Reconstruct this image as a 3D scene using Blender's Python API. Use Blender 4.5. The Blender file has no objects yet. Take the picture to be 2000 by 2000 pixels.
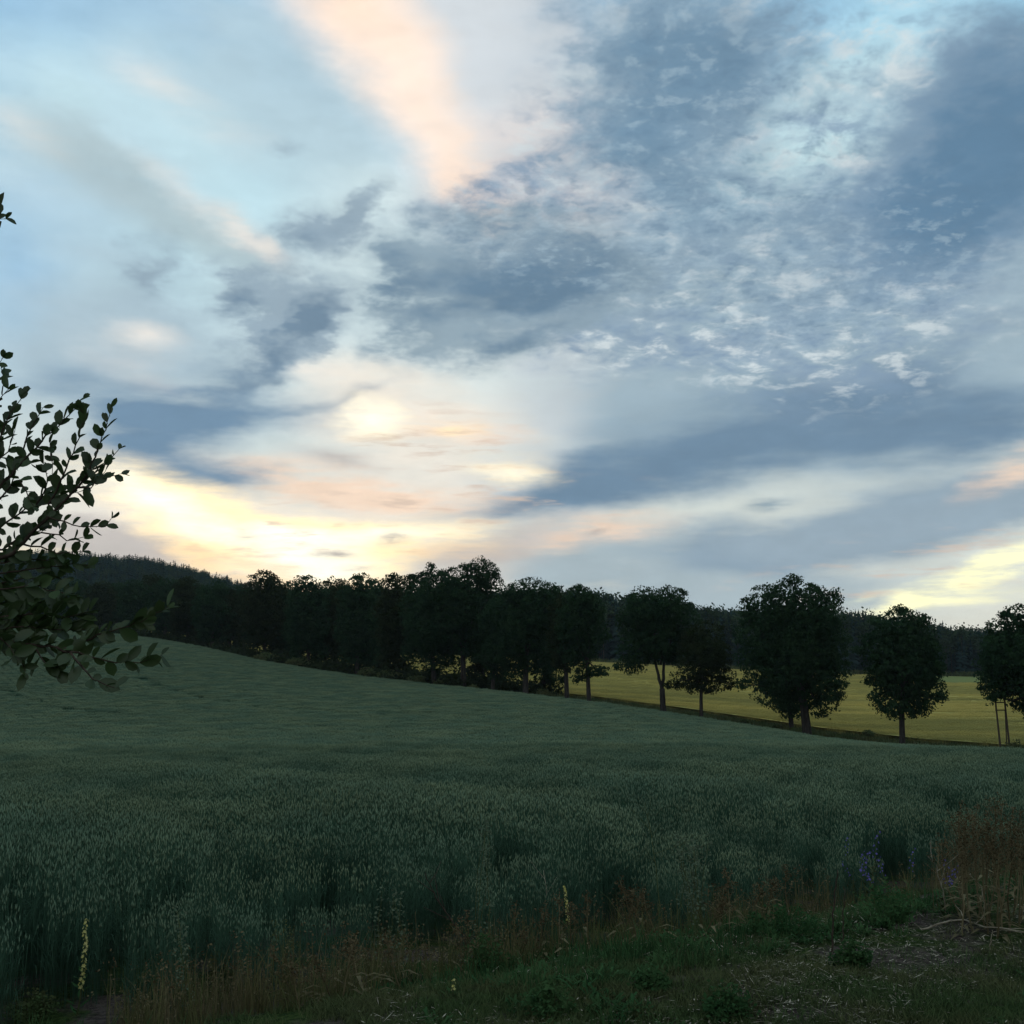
import bpy, math, random
import numpy as np
from mathutils import Vector, Matrix, Euler

random.seed(7)
rng = np.random.default_rng(7)
SC = bpy.context.scene
COL = SC.collection

# ------------------------------------------------------------------ camera
FPX = 2144.0                       # focal length in photograph pixels (2000 wide)
PITCH = math.atan(290 / FPX)       # horizon at row 1290
EYE = np.array([0.0, 0.0, 1.7])
cam_d = bpy.data.cameras.new('camera')
cam_d.angle = 2 * math.atan(1000 / FPX)
cam_d.clip_start = 0.1
cam_d.clip_end = 6000
cam = bpy.data.objects.new('camera', cam_d)
COL.objects.link(cam)
cam.location = EYE
cam.rotation_euler = (math.pi / 2 + PITCH, 0, 0)
SC.camera = cam
CP, SP = math.cos(PITCH), math.sin(PITCH)


def ray(px, py):
    a, b = (px - 1000) / FPX, (1000 - py) / FPX
    return np.array([a, CP - b * SP, SP + b * CP])


def at_depth(px, py, y):
    d = ray(px, py)
    return EYE + d * (y / d[1])


# ------------------------------------------------------------------ view, render settings
SC.view_settings.view_transform = 'Standard'
SC.view_settings.look = 'None'
SC.view_settings.exposure = 0.14
SC.view_settings.gamma = 1
SC.view_settings.use_curve_mapping = False
SC.render.engine = 'CYCLES'
cy = SC.cycles
cy.max_bounces = 4
cy.diffuse_bounces = 3
cy.glossy_bounces = 1
cy.transmission_bounces = 3
cy.transparent_max_bounces = 4
cy.volume_bounces = 0
cy.use_adaptive_sampling = True
cy.adaptive_threshold = 0.01
cy.adaptive_min_samples = 16
cy.sample_clamp_indirect = 4


def lin(c):
    out = []
    for v in c:
        v = v / 255
        out.append(v / 12.92 if v <= 0.04045 else ((v + 0.055) / 1.055) ** 2.4)
    return tuple(out)


# ------------------------------------------------------------------ world: dusk sky with clouds
SUN_AZ = math.atan2(ray(600, 1110)[0], ray(600, 1110)[1])
SUN_EL = math.radians(3.0)
world = bpy.data.worlds.new('World')
SC.world = world
world.use_nodes = True
WT = world.node_tree
WT.nodes.clear()


class NG:
    """tiny helper to write node graphs"""

    def __init__(self, tree):
        self.t = tree

    def n(self, kind, **kw):
        nd = self.t.nodes.new(kind)
        for k, v in kw.items():
            setattr(nd, k, v)
        return nd

    def put(self, sock, v):
        if isinstance(v, bpy.types.NodeSocket):
            self.t.links.new(v, sock)
        elif v is not None:
            sock.default_value = v

    def math(self, op, a, b=None, c=None, clamp=False):
        nd = self.n('ShaderNodeMath', operation=op, use_clamp=clamp)
        self.put(nd.inputs[0], a)
        if b is not None:
            self.put(nd.inputs[1], b)
        if c is not None:
            self.put(nd.inputs[2], c)
        return nd.outputs[0]

    def vmath(self, op, a, b=None, c=None):
        nd = self.n('ShaderNodeVectorMath', operation=op)
        self.put(nd.inputs[0], a)
        if b is not None:
            self.put(nd.inputs[1], b)
        if c is not None:
            self.put(nd.inputs[2], c)
        return nd.outputs['Value'] if op in ('LENGTH', 'DOT_PRODUCT', 'DISTANCE') else nd.outputs[0]

    def smooth(self, v, lo, hi, a=0.0, b=1.0):
        nd = self.n('ShaderNodeMapRange', interpolation_type='SMOOTHSTEP')
        self.put(nd.inputs[0], v)
        for i, q in enumerate((lo, hi, a, b)):
            self.put(nd.inputs[i + 1], q)
        return nd.outputs[0]

    def mix(self, f, a, b):
        nd = self.n('ShaderNodeMix', data_type='RGBA')
        self.put(nd.inputs[0], f)
        for s, v in ((nd.inputs[6], a), (nd.inputs[7], b)):
            self.put(s, (*v, 1) if isinstance(v, tuple) and len(v) == 3 else v)
        return nd.outputs[2]

    def noise(self, vec, scale, detail=4, rough=0.55, lac=2.0, dist=0.0):
        nd = self.n('ShaderNodeTexNoise')
        self.put(nd.inputs['Vector'], vec)
        nd.inputs['Scale'].default_value = scale
        nd.inputs['Detail'].default_value = detail
        nd.inputs['Roughness'].default_value = rough
        nd.inputs['Lacunarity'].default_value = lac
        nd.inputs['Distortion'].default_value = dist
        return nd.outputs['Fac'], nd.outputs['Color']


DECK = []


def build_sky():
    g = NG(WT)
    tc = g.n('ShaderNodeTexCoord').outputs['Generated']
    sep = g.n('ShaderNodeSeparateXYZ')
    g.put(sep.inputs[0], tc)
    x, y, z = sep.outputs
    az = g.math('ARCTAN2', x, y)
    el = g.math('ARCSINE', z)
    K = FPX / 1000.0
    uu, vv = g.math('MULTIPLY', az, K), g.math('MULTIPLY', el, K)
    cmb = g.n('ShaderNodeCombineXYZ')
    g.put(cmb.inputs[0], uu)
    g.put(cmb.inputs[1], vv)
    uv = cmb.outputs[0]
    # noises on the direction itself (no seam behind the camera)
    flat = g.vmath('MULTIPLY', tc, (1.0, 1.0, 2.2))
    _, w1 = g.noise(flat, 5.0, 2)
    nf, w2 = g.noise(flat, 26.0, 5, 0.6)
    o1 = g.vmath('SUBTRACT', w1, (0.5, 0.5, 0.5))
    o2 = g.vmath('SUBTRACT', w2, (0.5, 0.5, 0.5))
    uvs = g.vmath('MULTIPLY_ADD', o1, (0.16, 0.08, 0), uv)
    _, w3 = g.noise(flat, 13.0, 4, 0.6)
    o3 = g.vmath('SUBTRACT', w3, (0.5, 0.5, 0.5))
    uvs = g.vmath('MULTIPLY_ADD', o3, (0.12, 0.05, 0), uvs)
    uvh = g.vmath('MULTIPLY_ADD', o2, (0.13, 0.08, 0), uvs)
    uvx = g.vmath('MULTIPLY_ADD', o2, (0.06, 0.02, 0), uv)
    streak = g.vmath('MULTIPLY', tc, (1.0, 1.0, 5.0))
    ns, _ = g.noise(streak, 7.0, 5, 0.55)
    nt, _ = g.noise(flat, 9.0, 4, 0.55)
    nq, _ = g.noise(g.vmath('MULTIPLY', tc, (1.0, 1.0, 7.0)), 15.0, 5, 0.6)
    # altocumulus: texture on a flat cloud deck
    zc = g.math('ADD', g.math('MAXIMUM', z, 0.0), 0.16)
    cm2 = g.n('ShaderNodeCombineXYZ')
    g.put(cm2.inputs[0], g.math('DIVIDE', x, zc))
    g.put(cm2.inputs[1], g.math('DIVIDE', y, zc))
    deck = cm2.outputs[0]
    DECK.append(deck)
    na, _ = g.noise(deck, 13.0, 5, 0.6, 2.1, 0.25)
    nb, _ = g.noise(deck, 4.0, 4, 0.55)

    def uvpx(px, py):
        d = ray(px, py)
        d = d / np.linalg.norm(d)
        return math.atan2(d[0], d[1]) * K, math.asin(d[2]) * K

    def blobs(coord, lst):
        acc = None
        for b in lst:
            px, py, rx, ry = b[:4]
            rot = b[4] if len(b) > 4 else 0
            wt = b[5] if len(b) > 5 else 1.0
            m = g.n('ShaderNodeMapping', vector_type='TEXTURE')
            g.put(m.inputs[0], coord)
            u0, v0 = uvpx(px, py)
            m.inputs['Location'].default_value = (u0, v0, 0)
            m.inputs['Rotation'].default_value = (0, 0, math.radians(rot))
            m.inputs['Scale'].default_value = (rx / 1000, ry / 1000, 1)
            gr = g.n('ShaderNodeTexGradient', gradient_type='SPHERICAL')
            g.put(gr.inputs[0], m.outputs[0])
            v = gr.outputs['Fac']
            if acc is None:
                acc = g.math('MULTIPLY', v, wt)
            else:
                acc = g.math('MULTIPLY_ADD', v, wt, acc)
        return acc

    def layer(base, colour, coord, lst, lo=0.0, hi=0.6, op=1.0, noise=None, amp=0.0):
        m = blobs(coord, lst)
        if noise is not None:
            m = g.math('MULTIPLY', m, g.math('MULTIPLY_ADD', noise, 2.6 * amp, 1 - 1.3 * amp))
        m = g.smooth(m, lo, hi, 0.0, op)
        return g.mix(m, base, lin(colour) if len(colour) == 3 else colour)

    # physical clear sky, low sun, graded to the measured pale blue
    nish = g.n('ShaderNodeTexSky', sky_type='NISHITA', sun_disc=False)
    nish.sun_elevation = SUN_EL
    nish.sun_rotation = SUN_AZ
    nish_c = g.vmath('SCALE', nish.outputs[0])
    nish_c.node.inputs['Scale'].default_value = 0.05
    ramp = g.n('ShaderNodeValToRGB')
    g.put(ramp.inputs[0], g.smooth(el, -0.1, 1.2))
    cr = ramp.color_ramp
    pts = [(0.0, (214, 208, 190)), (0.05, (210, 214, 206)), (0.17, (192, 213, 219)), (0.32, (172, 206, 224)), (0.46, (150, 196, 226)),
           (1.0, (166, 196, 218))]
    while len(cr.elements) < len(pts):
        cr.elements.new(0.5)
    for e, (p, c) in zip(cr.elements, pts):
        e.position = p
        e.color = (*lin(c), 1)
    c = g.mix(0.05, ramp.outputs[0], nish_c)
    c = skylayers(g, c, layer, uvx, uvs, uvh, ns, nf, na, nb, nt, nq)
    # the sky opposite the sunset: darker, grey-blue overcast patches
    cdn = g.vmath('DOT_PRODUCT', tc, (math.sin(SUN_AZ) * 0.94, math.cos(SUN_AZ) * 0.94, 0.35))
    east = g.smooth(cdn, 0.62, -0.25)
    ecol = g.mix(g.smooth(nb, 0.42, 0.62), lin((186, 197, 202)), lin((166, 177, 184)))
    c = g.mix(east, c, ecol)
    # below the horizon: ground tone
    c = g.mix(g.smooth(z, -0.02, -0.06), c, (0.02, 0.03, 0.025))
    bg = g.n('ShaderNodeBackground')
    g.put(bg.inputs[0], c)
    bg.inputs[1].default_value = SKY_STRENGTH
    out = g.n('ShaderNodeOutputWorld')
    g.put(out.inputs[0], bg.outputs[0])


SKY_STRENGTH = 1.0


def skylayers(g, c, layer, uvx, uvs, uvh, ns, nf, na, nb, nt, nq):
    L = layer

    def glow(*q):
        return (*[v * 1.22 for v in lin(q)], 1)
    # broad tone variations of the clear sky
    c = L(c, (150, 188, 216), uvs, [(10, -40, 480, 220), (0, 520, 170, 330), (330, 10, 330, 130)], 0, 1.2, 0.85)
    c = L(c, (188, 211, 221), uvs, [(150, 210, 380, 130, -15), (60, 330, 240, 120), (300, 270, 260, 90, -25)], 0, 1.2, 0.8, ns, 0.5)
    c = L(c, (158, 212, 238), uvs, [(1850, 40, 480, 270), (1950, 40, 300, 200)], 0, 1.1, 0.95)
    c = L(c, (198, 224, 226), uvs, [(1680, 200, 400, 230, 25), (1560, 280, 300, 150)], 0, 1.0, 0.8)
    c = L(c, (192, 222, 230), uvs, [(560, 400, 360, 290), (420, 560, 400, 200), (560, 330, 460, 140, -30), (150, 180, 300, 200)], 0, 1.2, 0.8)
    c = L(c, (212, 227, 228), uvs, [(760, 360, 340, 210, -40), (720, 560, 380, 230), (640, 720, 480, 260), (900, 780, 420, 260)], 0, 1.3, 0.8)
    # grey-lilac veils on the left
    c = L(c, (174, 198, 209), uvs, [(450, 120, 420, 250, -20), (620, 210, 280, 200, -30)], 0, 1.3, 0.85, ns, 0.5)
    c = L(c, (168, 187, 193), uvs, [(300, 385, 360, 95, -27), (170, 330, 260, 100, -20), (430, 470, 190, 60, -25)], 0.0, 1.5, 0.85, ns, 0.7)
    c = L(c, (163, 184, 196), uvs, [(200, 560, 190, 230, 40), (130, 680, 400, 140, 0), (330, 720, 380, 130, 5)], 0, 1.5, 0.85, ns, 0.8)
    c = L(c, (228, 224, 217), uvs, [(440, 425, 230, 50, -30), (500, 478, 90, 28, -30, .8), (360, 195, 260, 60, -25, .6), (60, 265, 160, 50, -20, .6),
                                    (280, 660, 120, 40, -10), (300, 745, 240, 55, -22, .7), (620, 740, 160, 50, -15, .9)], 0.0, 1.25, 0.9, ns, 1.0)
    # lilac white area right of the pink band
    c = L(c, (207, 213, 217), uvs, [(1000, 120, 360, 400), (1080, 330, 280, 260), (900, 60, 300, 260)], 0, 1.2, 0.95)
    c = L(c, (222, 214, 210), uvs, [(1000, 370, 280, 160), (1120, 410, 260, 150), (1060, 290, 220, 150)], 0, 1.3, 0.85)
    # warm pink band
    c = L(c, (248, 230, 215), uvs, [(650, -10, 310, 150, -25), (740, 70, 270, 175, -40), (815, 180, 250, 145, -50), (885, 285, 200, 115, -52),
                                    (950, 370, 150, 80, -52), (985, 415, 90, 55, -50)], 0.0, 1.9, 0.97, nt, 0.4)
    c = L(c, (255, 224, 198), uvs, [(690, 0, 220, 100, -30), (960, 385, 140, 70, -45), (850, 230, 190, 70, -50, .5)], 0.0, 1.5, 0.75, nt, 0.4)
    # cream glow low in the sky
    c = L(c, (234, 227, 214), uvs, [(620, 1080, 800, 240), (900, 860, 400, 240), (700, 790, 280, 130, -15), (350, 990, 380, 140, -20)], 0, 1.3, 0.95, ns, 0.6)
    c = L(c, (214, 220, 212), uvs, [(1900, 1120, 500, 190, 15), (1500, 980, 450, 150, 10), (1960, 940, 220, 110, 20)], 0, 1.2, 0.9, ns, 0.9)
    # grey slab over the right half, thinning out towards the glow
    c = L(c, (188, 198, 203), uvs, [(1150, 800, 300, 260, 30), (1120, 690, 260, 170), (1060, 960, 240, 90)], 0.0, 1.3, 0.9, ns, 0.9)
    c = L(c, (152, 173, 185), uvs, [(1500, 720, 520, 280), (1800, 720, 460, 360), (1350, 560, 330, 180), (1330, 800, 300, 210, 40, .8),
                                    (1850, 560, 420, 220), (1600, 520, 340, 220)], 0.02, 1.0, 0.97, ns, 0.6)
    c = L(c, (156, 174, 183), uvs, [(1150, 1090, 420, 120, -8), (1320, 1130, 380, 120, 0), (1620, 1170, 380, 100, 5)], 0.0, 1.2, 0.9, ns, 0.9)
    c = L(c, (136, 157, 173), uvs, [(1700, 1020, 480, 105, 5), (1850, 1000, 300, 90, 10), (1450, 1060, 300, 75, -4)], 0.02, 1.2, 0.9, ns, 1.0)
    # dark undersides of the slab
    c = L(c, (108, 134, 156), uvs, [(1450, 850, 520, 135, 8), (1750, 835, 400, 120, 6), (1250, 930, 340, 85, 14), (1930, 845, 260, 95, 6),
                                    (1040, 995, 300, 46, 6), (1120, 940, 130, 62, 5, .8), (1600, 750, 340, 110, 12, .6), (1800, 715, 220, 70, 25, .7)],
          0.0, 1.5, 1.0, ns, 0.8)
    # altocumulus field
    m = blobs_mask(g, uvh, [(1250, 430, 460, 330, -20), (1500, 350, 560, 360, 10), (1030, 440, 330, 120, 10), (1650, 600, 420, 240), (1320, 100, 300, 300),
                            (1750, 250, 420, 260), (1150, 620, 260, 150)])
    m = g.smooth(m, 0.05, 0.7)
    c = g.mix(g.math('MULTIPLY', m, g.smooth(nb, 0.36, 0.68, 0.0, 0.75)), c, lin((142, 162, 181)))
    c = g.mix(g.math('MULTIPLY', m, g.smooth(na, 0.46, 0.68, 0.0, 0.8)), c, lin((124, 148, 172)))
    c = g.mix(g.math('MULTIPLY', m, g.smooth(na, 0.50, 0.33, 0.0, 0.85)), c, lin((206, 216, 219)))
    # dark grey-blue clouds: dense hearts, frayed edges
    mixn = g.math('MULTIPLY_ADD', na, 0.5, g.math('MULTIPLY_ADD', nb, 0.35, g.math('MULTIPLY', nf, 0.3)))
    c = L(c, (132, 156, 174), uvh, [(1230, 120, 330, 330, -30, .9), (1420, 80, 340, 200, 0, .9), (1330, 340, 300, 260, -35, .8), (1560, 440, 320, 170, -20, .7),
                                    (1640, 620, 280, 90, -5, .5), (1500, 570, 320, 120, -5, .4)], 0.0, 1.5, 0.95, mixn, 1.3)
    c = L(c, (108, 138, 161), uvh, [(1380, 60, 260, 130, 0, 1.0), (1290, 200, 230, 150, -30, .8), (1400, 150, 220, 110, -10, .7), (1300, 350, 210, 140, -35, .7), (1590, 440, 220, 90, -20, .6)],
          0.0, 1.7, 0.95, mixn, 1.5)
    c = L(c, (120, 146, 168), uvh, [(1900, 310, 360, 260, 35, 1.1), (1840, 430, 260, 150, 20, 1.0), (1990, 180, 240, 220, 20, .9), (1700, 340, 220, 120, 30, .6)], 0.0, 1.3, 0.95, mixn, 1.1)
    c = L(c, (94, 126, 152), uvh, [(1930, 310, 300, 190, 35, 1.2), (1850, 410, 200, 110, 20, 1.1), (1990, 190, 190, 160, 20, .9)], 0.0, 2.1, 1.0, mixn, 1.3)
    c = L(c, (134, 155, 169), uvh, [(800, 550, 190, 100, 5, 1.0), (1000, 520, 300, 130, -5, 1.0), (1190, 520, 230, 140, -10, .8), (940, 610, 340, 80, 12, 1.0),
                                    (860, 675, 200, 50, 15, .9), (1010, 680, 240, 56, 18, 1.0), (1120, 590, 260, 100, 0, .6), (1000, 430, 260, 60, 0, .4)], 0.0, 1.3, 0.92, mixn, 1.3)
    c = L(c, (100, 127, 149), uvh, [(780, 550, 120, 70, 5, .8), (1030, 545, 210, 80, -5, 1.2), (1180, 510, 140, 90, -10, .9), (960, 605, 260, 48, 14, 1.0),
                                    (1010, 675, 170, 36, 18, 1.0), (860, 570, 150, 60, 5, .7)], 0.0, 1.7, 0.97, mixn, 1.2)
    c = L(c, (140, 160, 175), uvh, [(610, 625, 130, 90, 15, 1.3), (500, 700, 290, 76, 38, 1.0), (470, 575, 150, 78, 10, 1.1), (290, 520, 130, 78, 25, .8),
                                    (640, 470, 190, 84, 18, 1.0), (725, 420, 130, 56, 50, .7), (540, 285, 56, 28, 0, .5)], 0.0, 1.15, 0.92, mixn, 1.1)
    c = L(c, (110, 134, 154), uvh, [(615, 620, 90, 52, 15, 1.3), (510, 700, 220, 36, 38, .9), (470, 580, 90, 44, 10, .9), (640, 475, 120, 44, 18, .6)], 0.0, 1.5, 0.95, mixn, 1.2)
    nz, _ = g.noise(DECK[0], 27.0, 4, 0.6, 2.1, 0.2)
    m = g.smooth(blobs_mask(g, uvh, [(1330, 180, 360, 330, -20), (1500, 430, 520, 260, -10), (1150, 470, 330, 160), (1640, 560, 340, 150), (1000, 430, 260, 100)]), 0.0, 0.8)
    c = g.mix(g.math('MULTIPLY', m, g.smooth(nz, 0.50, 0.34, 0.0, 0.36)), c, lin((168, 189, 201)))
    c = g.mix(g.math('MULTIPLY', m, g.smooth(nz, 0.52, 0.68, 0.0, 0.42)), c, lin((98, 126, 150)))
    c = L(c, (112, 140, 164), uvs, [(430, 805, 360, 82, 4, 1.2), (270, 870, 230, 95, 5, 1.3), (400, 750, 240, 70, 20, 1.0), (430, 945, 210, 48, 4, 1.1),
                                    (150, 740, 180, 66, 15, .8), (700, 765, 190, 16, 18, .5), (330, 920, 260, 70, -5, .5)], 0.0, 1.6, 1.0, ns, 0.9)
    c = L(c, (186, 180, 176), uvs, [(280, 1068, 330, 48, -11), (420, 1098, 240, 40, -8, .8), (120, 1060, 240, 60, 0, .8), (640, 900, 150, 36, -8), (980, 1060, 240, 40, 10), (900, 1110, 240, 50, 8)],
          0.0, 1.2, 0.85, ns, 1.0)
    # salmon streaks
    c = L(c, (242, 212, 186), uvs, [(620, 945, 260, 50, -8), (780, 985, 320, 50, -3), (1170, 1040, 220, 46, 8), (900, 850, 190, 40, -5), (1970, 925, 150, 46, 25)],
          0.0, 1.3, 0.8, nq, 1.2)
    # the sunset itself
    c = L(c, glow(255, 233, 186), uvs, [(340, 1000, 290, 84, -22, 1.2), (560, 1065, 320, 74, -8, 1.4), (770, 1055, 290, 62, 3, 1.2), (590, 1118, 260, 60, -4, 1.6),
                                    (715, 825, 110, 62, -18, .9), (890, 846, 120, 32, -3, .7), (1000, 925, 140, 50, -8, .8), (70, 1085, 110, 36, 0, 1.3), (470, 1000, 260, 60, -10, .5)], 0.03, 1.45, 1.0, nq, 1.0)
    c = L(c, glow(255, 252, 230), uvs, [(300, 985, 190, 42, -22), (600, 1112, 190, 44, -4, 1.7), (560, 1056, 230, 34, -4, 1.3), (760, 1050, 170, 24, 2, .8), (712, 822, 90, 50, -15, .9), (1000, 925, 90, 24, -5, .5)], 0.0, 1.2, 1.0, nq, 0.6)
    c = L(c, glow(244, 240, 192), uvs, [(1900, 1130, 200, 36, 20, 1.0), (1825, 1185, 220, 28, 6, 1.1), (1990, 1095, 110, 46, 25, .8), (1700, 1160, 150, 20, 8, .4)], 0.0, 1.3, 0.95, nq, 1.3)
    c = L(c, (250, 208, 160), uvs, [(560, 1130, 330, 40, -6), (420, 1080, 200, 34, -14, .8), (850, 1085, 220, 34, 4, .7)], 0.0, 1.2, 0.55, nq, 1.0)
    # thin grey-rose streaks across the glow
    m = g.smooth(blobs_mask(g, uvs, [(620, 1030, 520, 110, 0), (1000, 1000, 420, 90, 4), (850, 880, 300, 110, -6), (1750, 1120, 420, 110, 8)]), 0.0, 0.8)
    c = g.mix(g.math('MULTIPLY', m, g.smooth(nq, 0.52, 0.70, 0.0, 0.7)), c, lin((206, 186, 170)))
    # little dark wisps
    c = L(c, (156, 150, 150), uvx, [(765, 1054, 54, 20, 2, 1.3), (490, 1047, 64, 12, 0), (660, 1085, 70, 11, 0, .9), (700, 1109, 70, 11, 0, .9),
                                    (480, 1032, 46, 10, 0, .8), (665, 1044, 46, 12, 0, .7), (1165, 1040, 36, 10, 8, .9)], 0.0, 1.5, 0.8, nq, 1.6)
    c = L(c, (134, 155, 168), uvx, [(1500, 983, 84, 22, 3, 1.5)], 0.0, 1.5, 0.85, nq, 1.3)
    # fine mottling of the whole cloud cover
    k = g.math('MULTIPLY_ADD', g.math('SUBTRACT', nf, 0.5), 0.22, g.math('MULTIPLY_ADD', g.math('SUBTRACT', ns, 0.5), 0.16, 1.0))
    sc = g.vmath('SCALE', c)
    g.put(sc.node.inputs['Scale'], k)
    return sc


def blobs_mask(g, coord, lst):
    K = FPX / 1000.0
    acc = None
    for b in lst:
        d = ray(b[0], b[1])
        d = d / np.linalg.norm(d)
        m = g.n('ShaderNodeMapping', vector_type='TEXTURE')
        g.put(m.inputs[0], coord)
        m.inputs['Location'].default_value = (math.atan2(d[0], d[1]) * K, math.asin(d[2]) * K, 0)
        m.inputs['Rotation'].default_value = (0, 0, math.radians(b[4] if len(b) > 4 else 0))
        m.inputs['Scale'].default_value = (b[2] / 1000, b[3] / 1000, 1)
        gr = g.n('ShaderNodeTexGradient', gradient_type='SPHERICAL')
        g.put(gr.inputs[0], m.outputs[0])
        acc = gr.outputs['Fac'] if acc is None else g.math('ADD', acc, gr.outputs['Fac'])
    return acc


build_sky()
world.cycles.sampling_method = 'MANUAL'
world.cycles.sample_map_resolution = 512

# ------------------------------------------------------------------ sun: low, veiled by cloud
sun_d = bpy.data.lights.new('sun', 'SUN')
sun_d.energy = 0.25
sun_d.angle = math.radians(12)
sun_d.color = (1.0, 0.80, 0.58)
sun = bpy.data.objects.new('sun', sun_d)
COL.objects.link(sun)
sv = Vector((math.sin(SUN_AZ) * math.cos(SUN_EL), math.cos(SUN_AZ) * math.cos(SUN_EL), math.sin(SUN_EL)))
sun.rotation_euler = sv.to_track_quat('Z', 'Y').to_euler()
sun.location = (0, 0, 60)

# ------------------------------------------------------------------ helpers
def tag(o, label=None, cat=None, group=None, kind=None):
    for k, v in (('label', label), ('category', cat), ('group', group), ('kind', kind)):
        if v:
            o[k] = v
    return o


def empty(name, loc, rz=0.0):
    o = bpy.data.objects.new(name, None)
    COL.objects.link(o)
    o.location = loc
    o.rotation_euler = (0, 0, rz)
    o.empty_display_size = 0.2
    return o


def mesh_np(name, V, F, mats=(), smooth=False):
    """V (n,3); F list of (array k x 3|4, material index)"""
    me = bpy.data.meshes.new(name)
    V = np.asarray(V, dtype=np.float32)
    me.vertices.add(len(V))
    me.vertices.foreach_set('co', V.ravel())
    idx, tot, mi = [], [], []
    for f, m in F:
        f = np.asarray(f, dtype=np.int32)
        if len(f) == 0:
            continue
        idx.append(f.ravel())
        tot.append(np.full(len(f), f.shape[1], dtype=np.int32))
        mi.append(np.full(len(f), m, dtype=np.int32))
    idx = np.concatenate(idx)
    tot = np.concatenate(tot)
    mi = np.concatenate(mi)
    me.loops.add(len(idx))
    me.loops.foreach_set('vertex_index', idx)
    me.polygons.add(len(tot))
    me.polygons.foreach_set('loop_start', np.concatenate([[0], np.cumsum(tot)[:-1]]).astype(np.int32))
    for m in mats:
        me.materials.append(m)
    me.polygons.foreach_set('material_index', mi)
    if smooth:
        me.polygons.foreach_set('use_smooth', np.ones(len(tot), dtype=bool))
    me.update(calc_edges=True)
    me.validate()
    return me


def obj(name, me, parent=None, loc=None):
    o = bpy.data.objects.new(name, me)
    COL.objects.link(o)
    if parent is not None:
        o.parent = parent
    if loc is not None:
        o.location = loc
    return o


class MB:
    """collects vertices and faces"""

    def __init__(self):
        self.V, self.F, self.n = [], [], 0

    def add(self, v, f, m=0):
        v = np.asarray(v, dtype=float)
        self.V.append(v)
        self.F.append((np.asarray(f) + self.n, m))
        self.n += len(v)

    def tube(self, pts, rad, ns=6, m=0, cap=True):
        pts = np.asarray(pts, dtype=float)
        rad = np.broadcast_to(np.asarray(rad, dtype=float), (len(pts),))
        tg = np.gradient(pts, axis=0)
        tg /= np.linalg.norm(tg, axis=1)[:, None] + 1e-9
        ref = np.array([0.0, 0, 1]) if abs(tg[0][2]) < 0.8 else np.array([1.0, 0, 0])
        rings = []
        for p, t, r in zip(pts, tg, rad):
            a = np.cross(t, ref)
            a /= np.linalg.norm(a) + 1e-9
            b = np.cross(t, a)
            th = np.linspace(0, 2 * math.pi, ns, endpoint=False)
            rings.append(p + r * (np.cos(th)[:, None] * a + np.sin(th)[:, None] * b))
        V = np.concatenate(rings)
        f = []
        for i in range(len(pts) - 1):
            for j in range(ns):
                k = (j + 1) % ns
                f.append((i * ns + j, i * ns + k, (i + 1) * ns + k, (i + 1) * ns + j))
        self.add(V, np.array(f), m)
        if cap:
            e = (len(pts) - 1) * ns
            tri = [(e, e + j, e + j + 1) for j in range(1, ns - 1)]
            self.F.append((np.array(tri) + self.n - len(V), m))

    def mesh(self, name, mats, smooth=False):
        return mesh_np(name, np.concatenate(self.V), self.F, mats, smooth)


def material(name, col, col2=None, scale=3.0, rough=0.9, transl=0.0, gloss=0.0, rand=0.0, coord='Generated', detail=4, stretch=None):
    """diffuse (+ translucent leaf, + weak gloss) with procedural colour variation"""
    m = bpy.data.materials.new(name)
    m.use_nodes = True
    t = m.node_tree
    t.nodes.clear()
    g = NG(t)
    out = g.n('ShaderNodeOutputMaterial')
    c = (*col, 1)
    if col2 is not None:
        if coord == 'Position':
            v = g.n('ShaderNodeNewGeometry').outputs['Position']
        else:
            v = g.n('ShaderNodeTexCoord').outputs[coord]
        if stretch:
            v = g.vmath('MULTIPLY', v, stretch)
        f, _ = g.noise(v, scale, detail, 0.6)
        c = g.mix(g.smooth(f, 0.36, 0.64), tuple(col), tuple(col2))
    if rand:
        r = g.n('ShaderNodeObjectInfo').outputs['Random']
        s = g.math('MULTIPLY_ADD', r, 2 * rand, 1 - rand)
        c = g.vmath('SCALE', c if isinstance(c, bpy.types.NodeSocket) else c[:3])
        g.put(c.node.inputs['Scale'], s)
    d = g.n('ShaderNodeBsdfDiffuse')
    g.put(d.inputs[0], c)
    sh = d.outputs[0]
    if transl:
        tr = g.n('ShaderNodeBsdfTranslucent')
        g.put(tr.inputs[0], c)
        mx = g.n('ShaderNodeMixShader')
        mx.inputs[0].default_value = transl
        t.links.new(sh, mx.inputs[1])
        t.links.new(tr.outputs[0], mx.inputs[2])
        sh = mx.outputs[0]
    if gloss:
        gl = g.n('ShaderNodeBsdfGlossy')
        gl.inputs['Roughness'].default_value = rough
        mx = g.n('ShaderNodeMixShader')
        mx.inputs[0].default_value = gloss
        t.links.new(sh, mx.inputs[1])
        t.links.new(gl.outputs[0], mx.inputs[2])
        sh = mx.outputs[0]
    t.links.new(sh, out.inputs[0])
    return m


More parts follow.
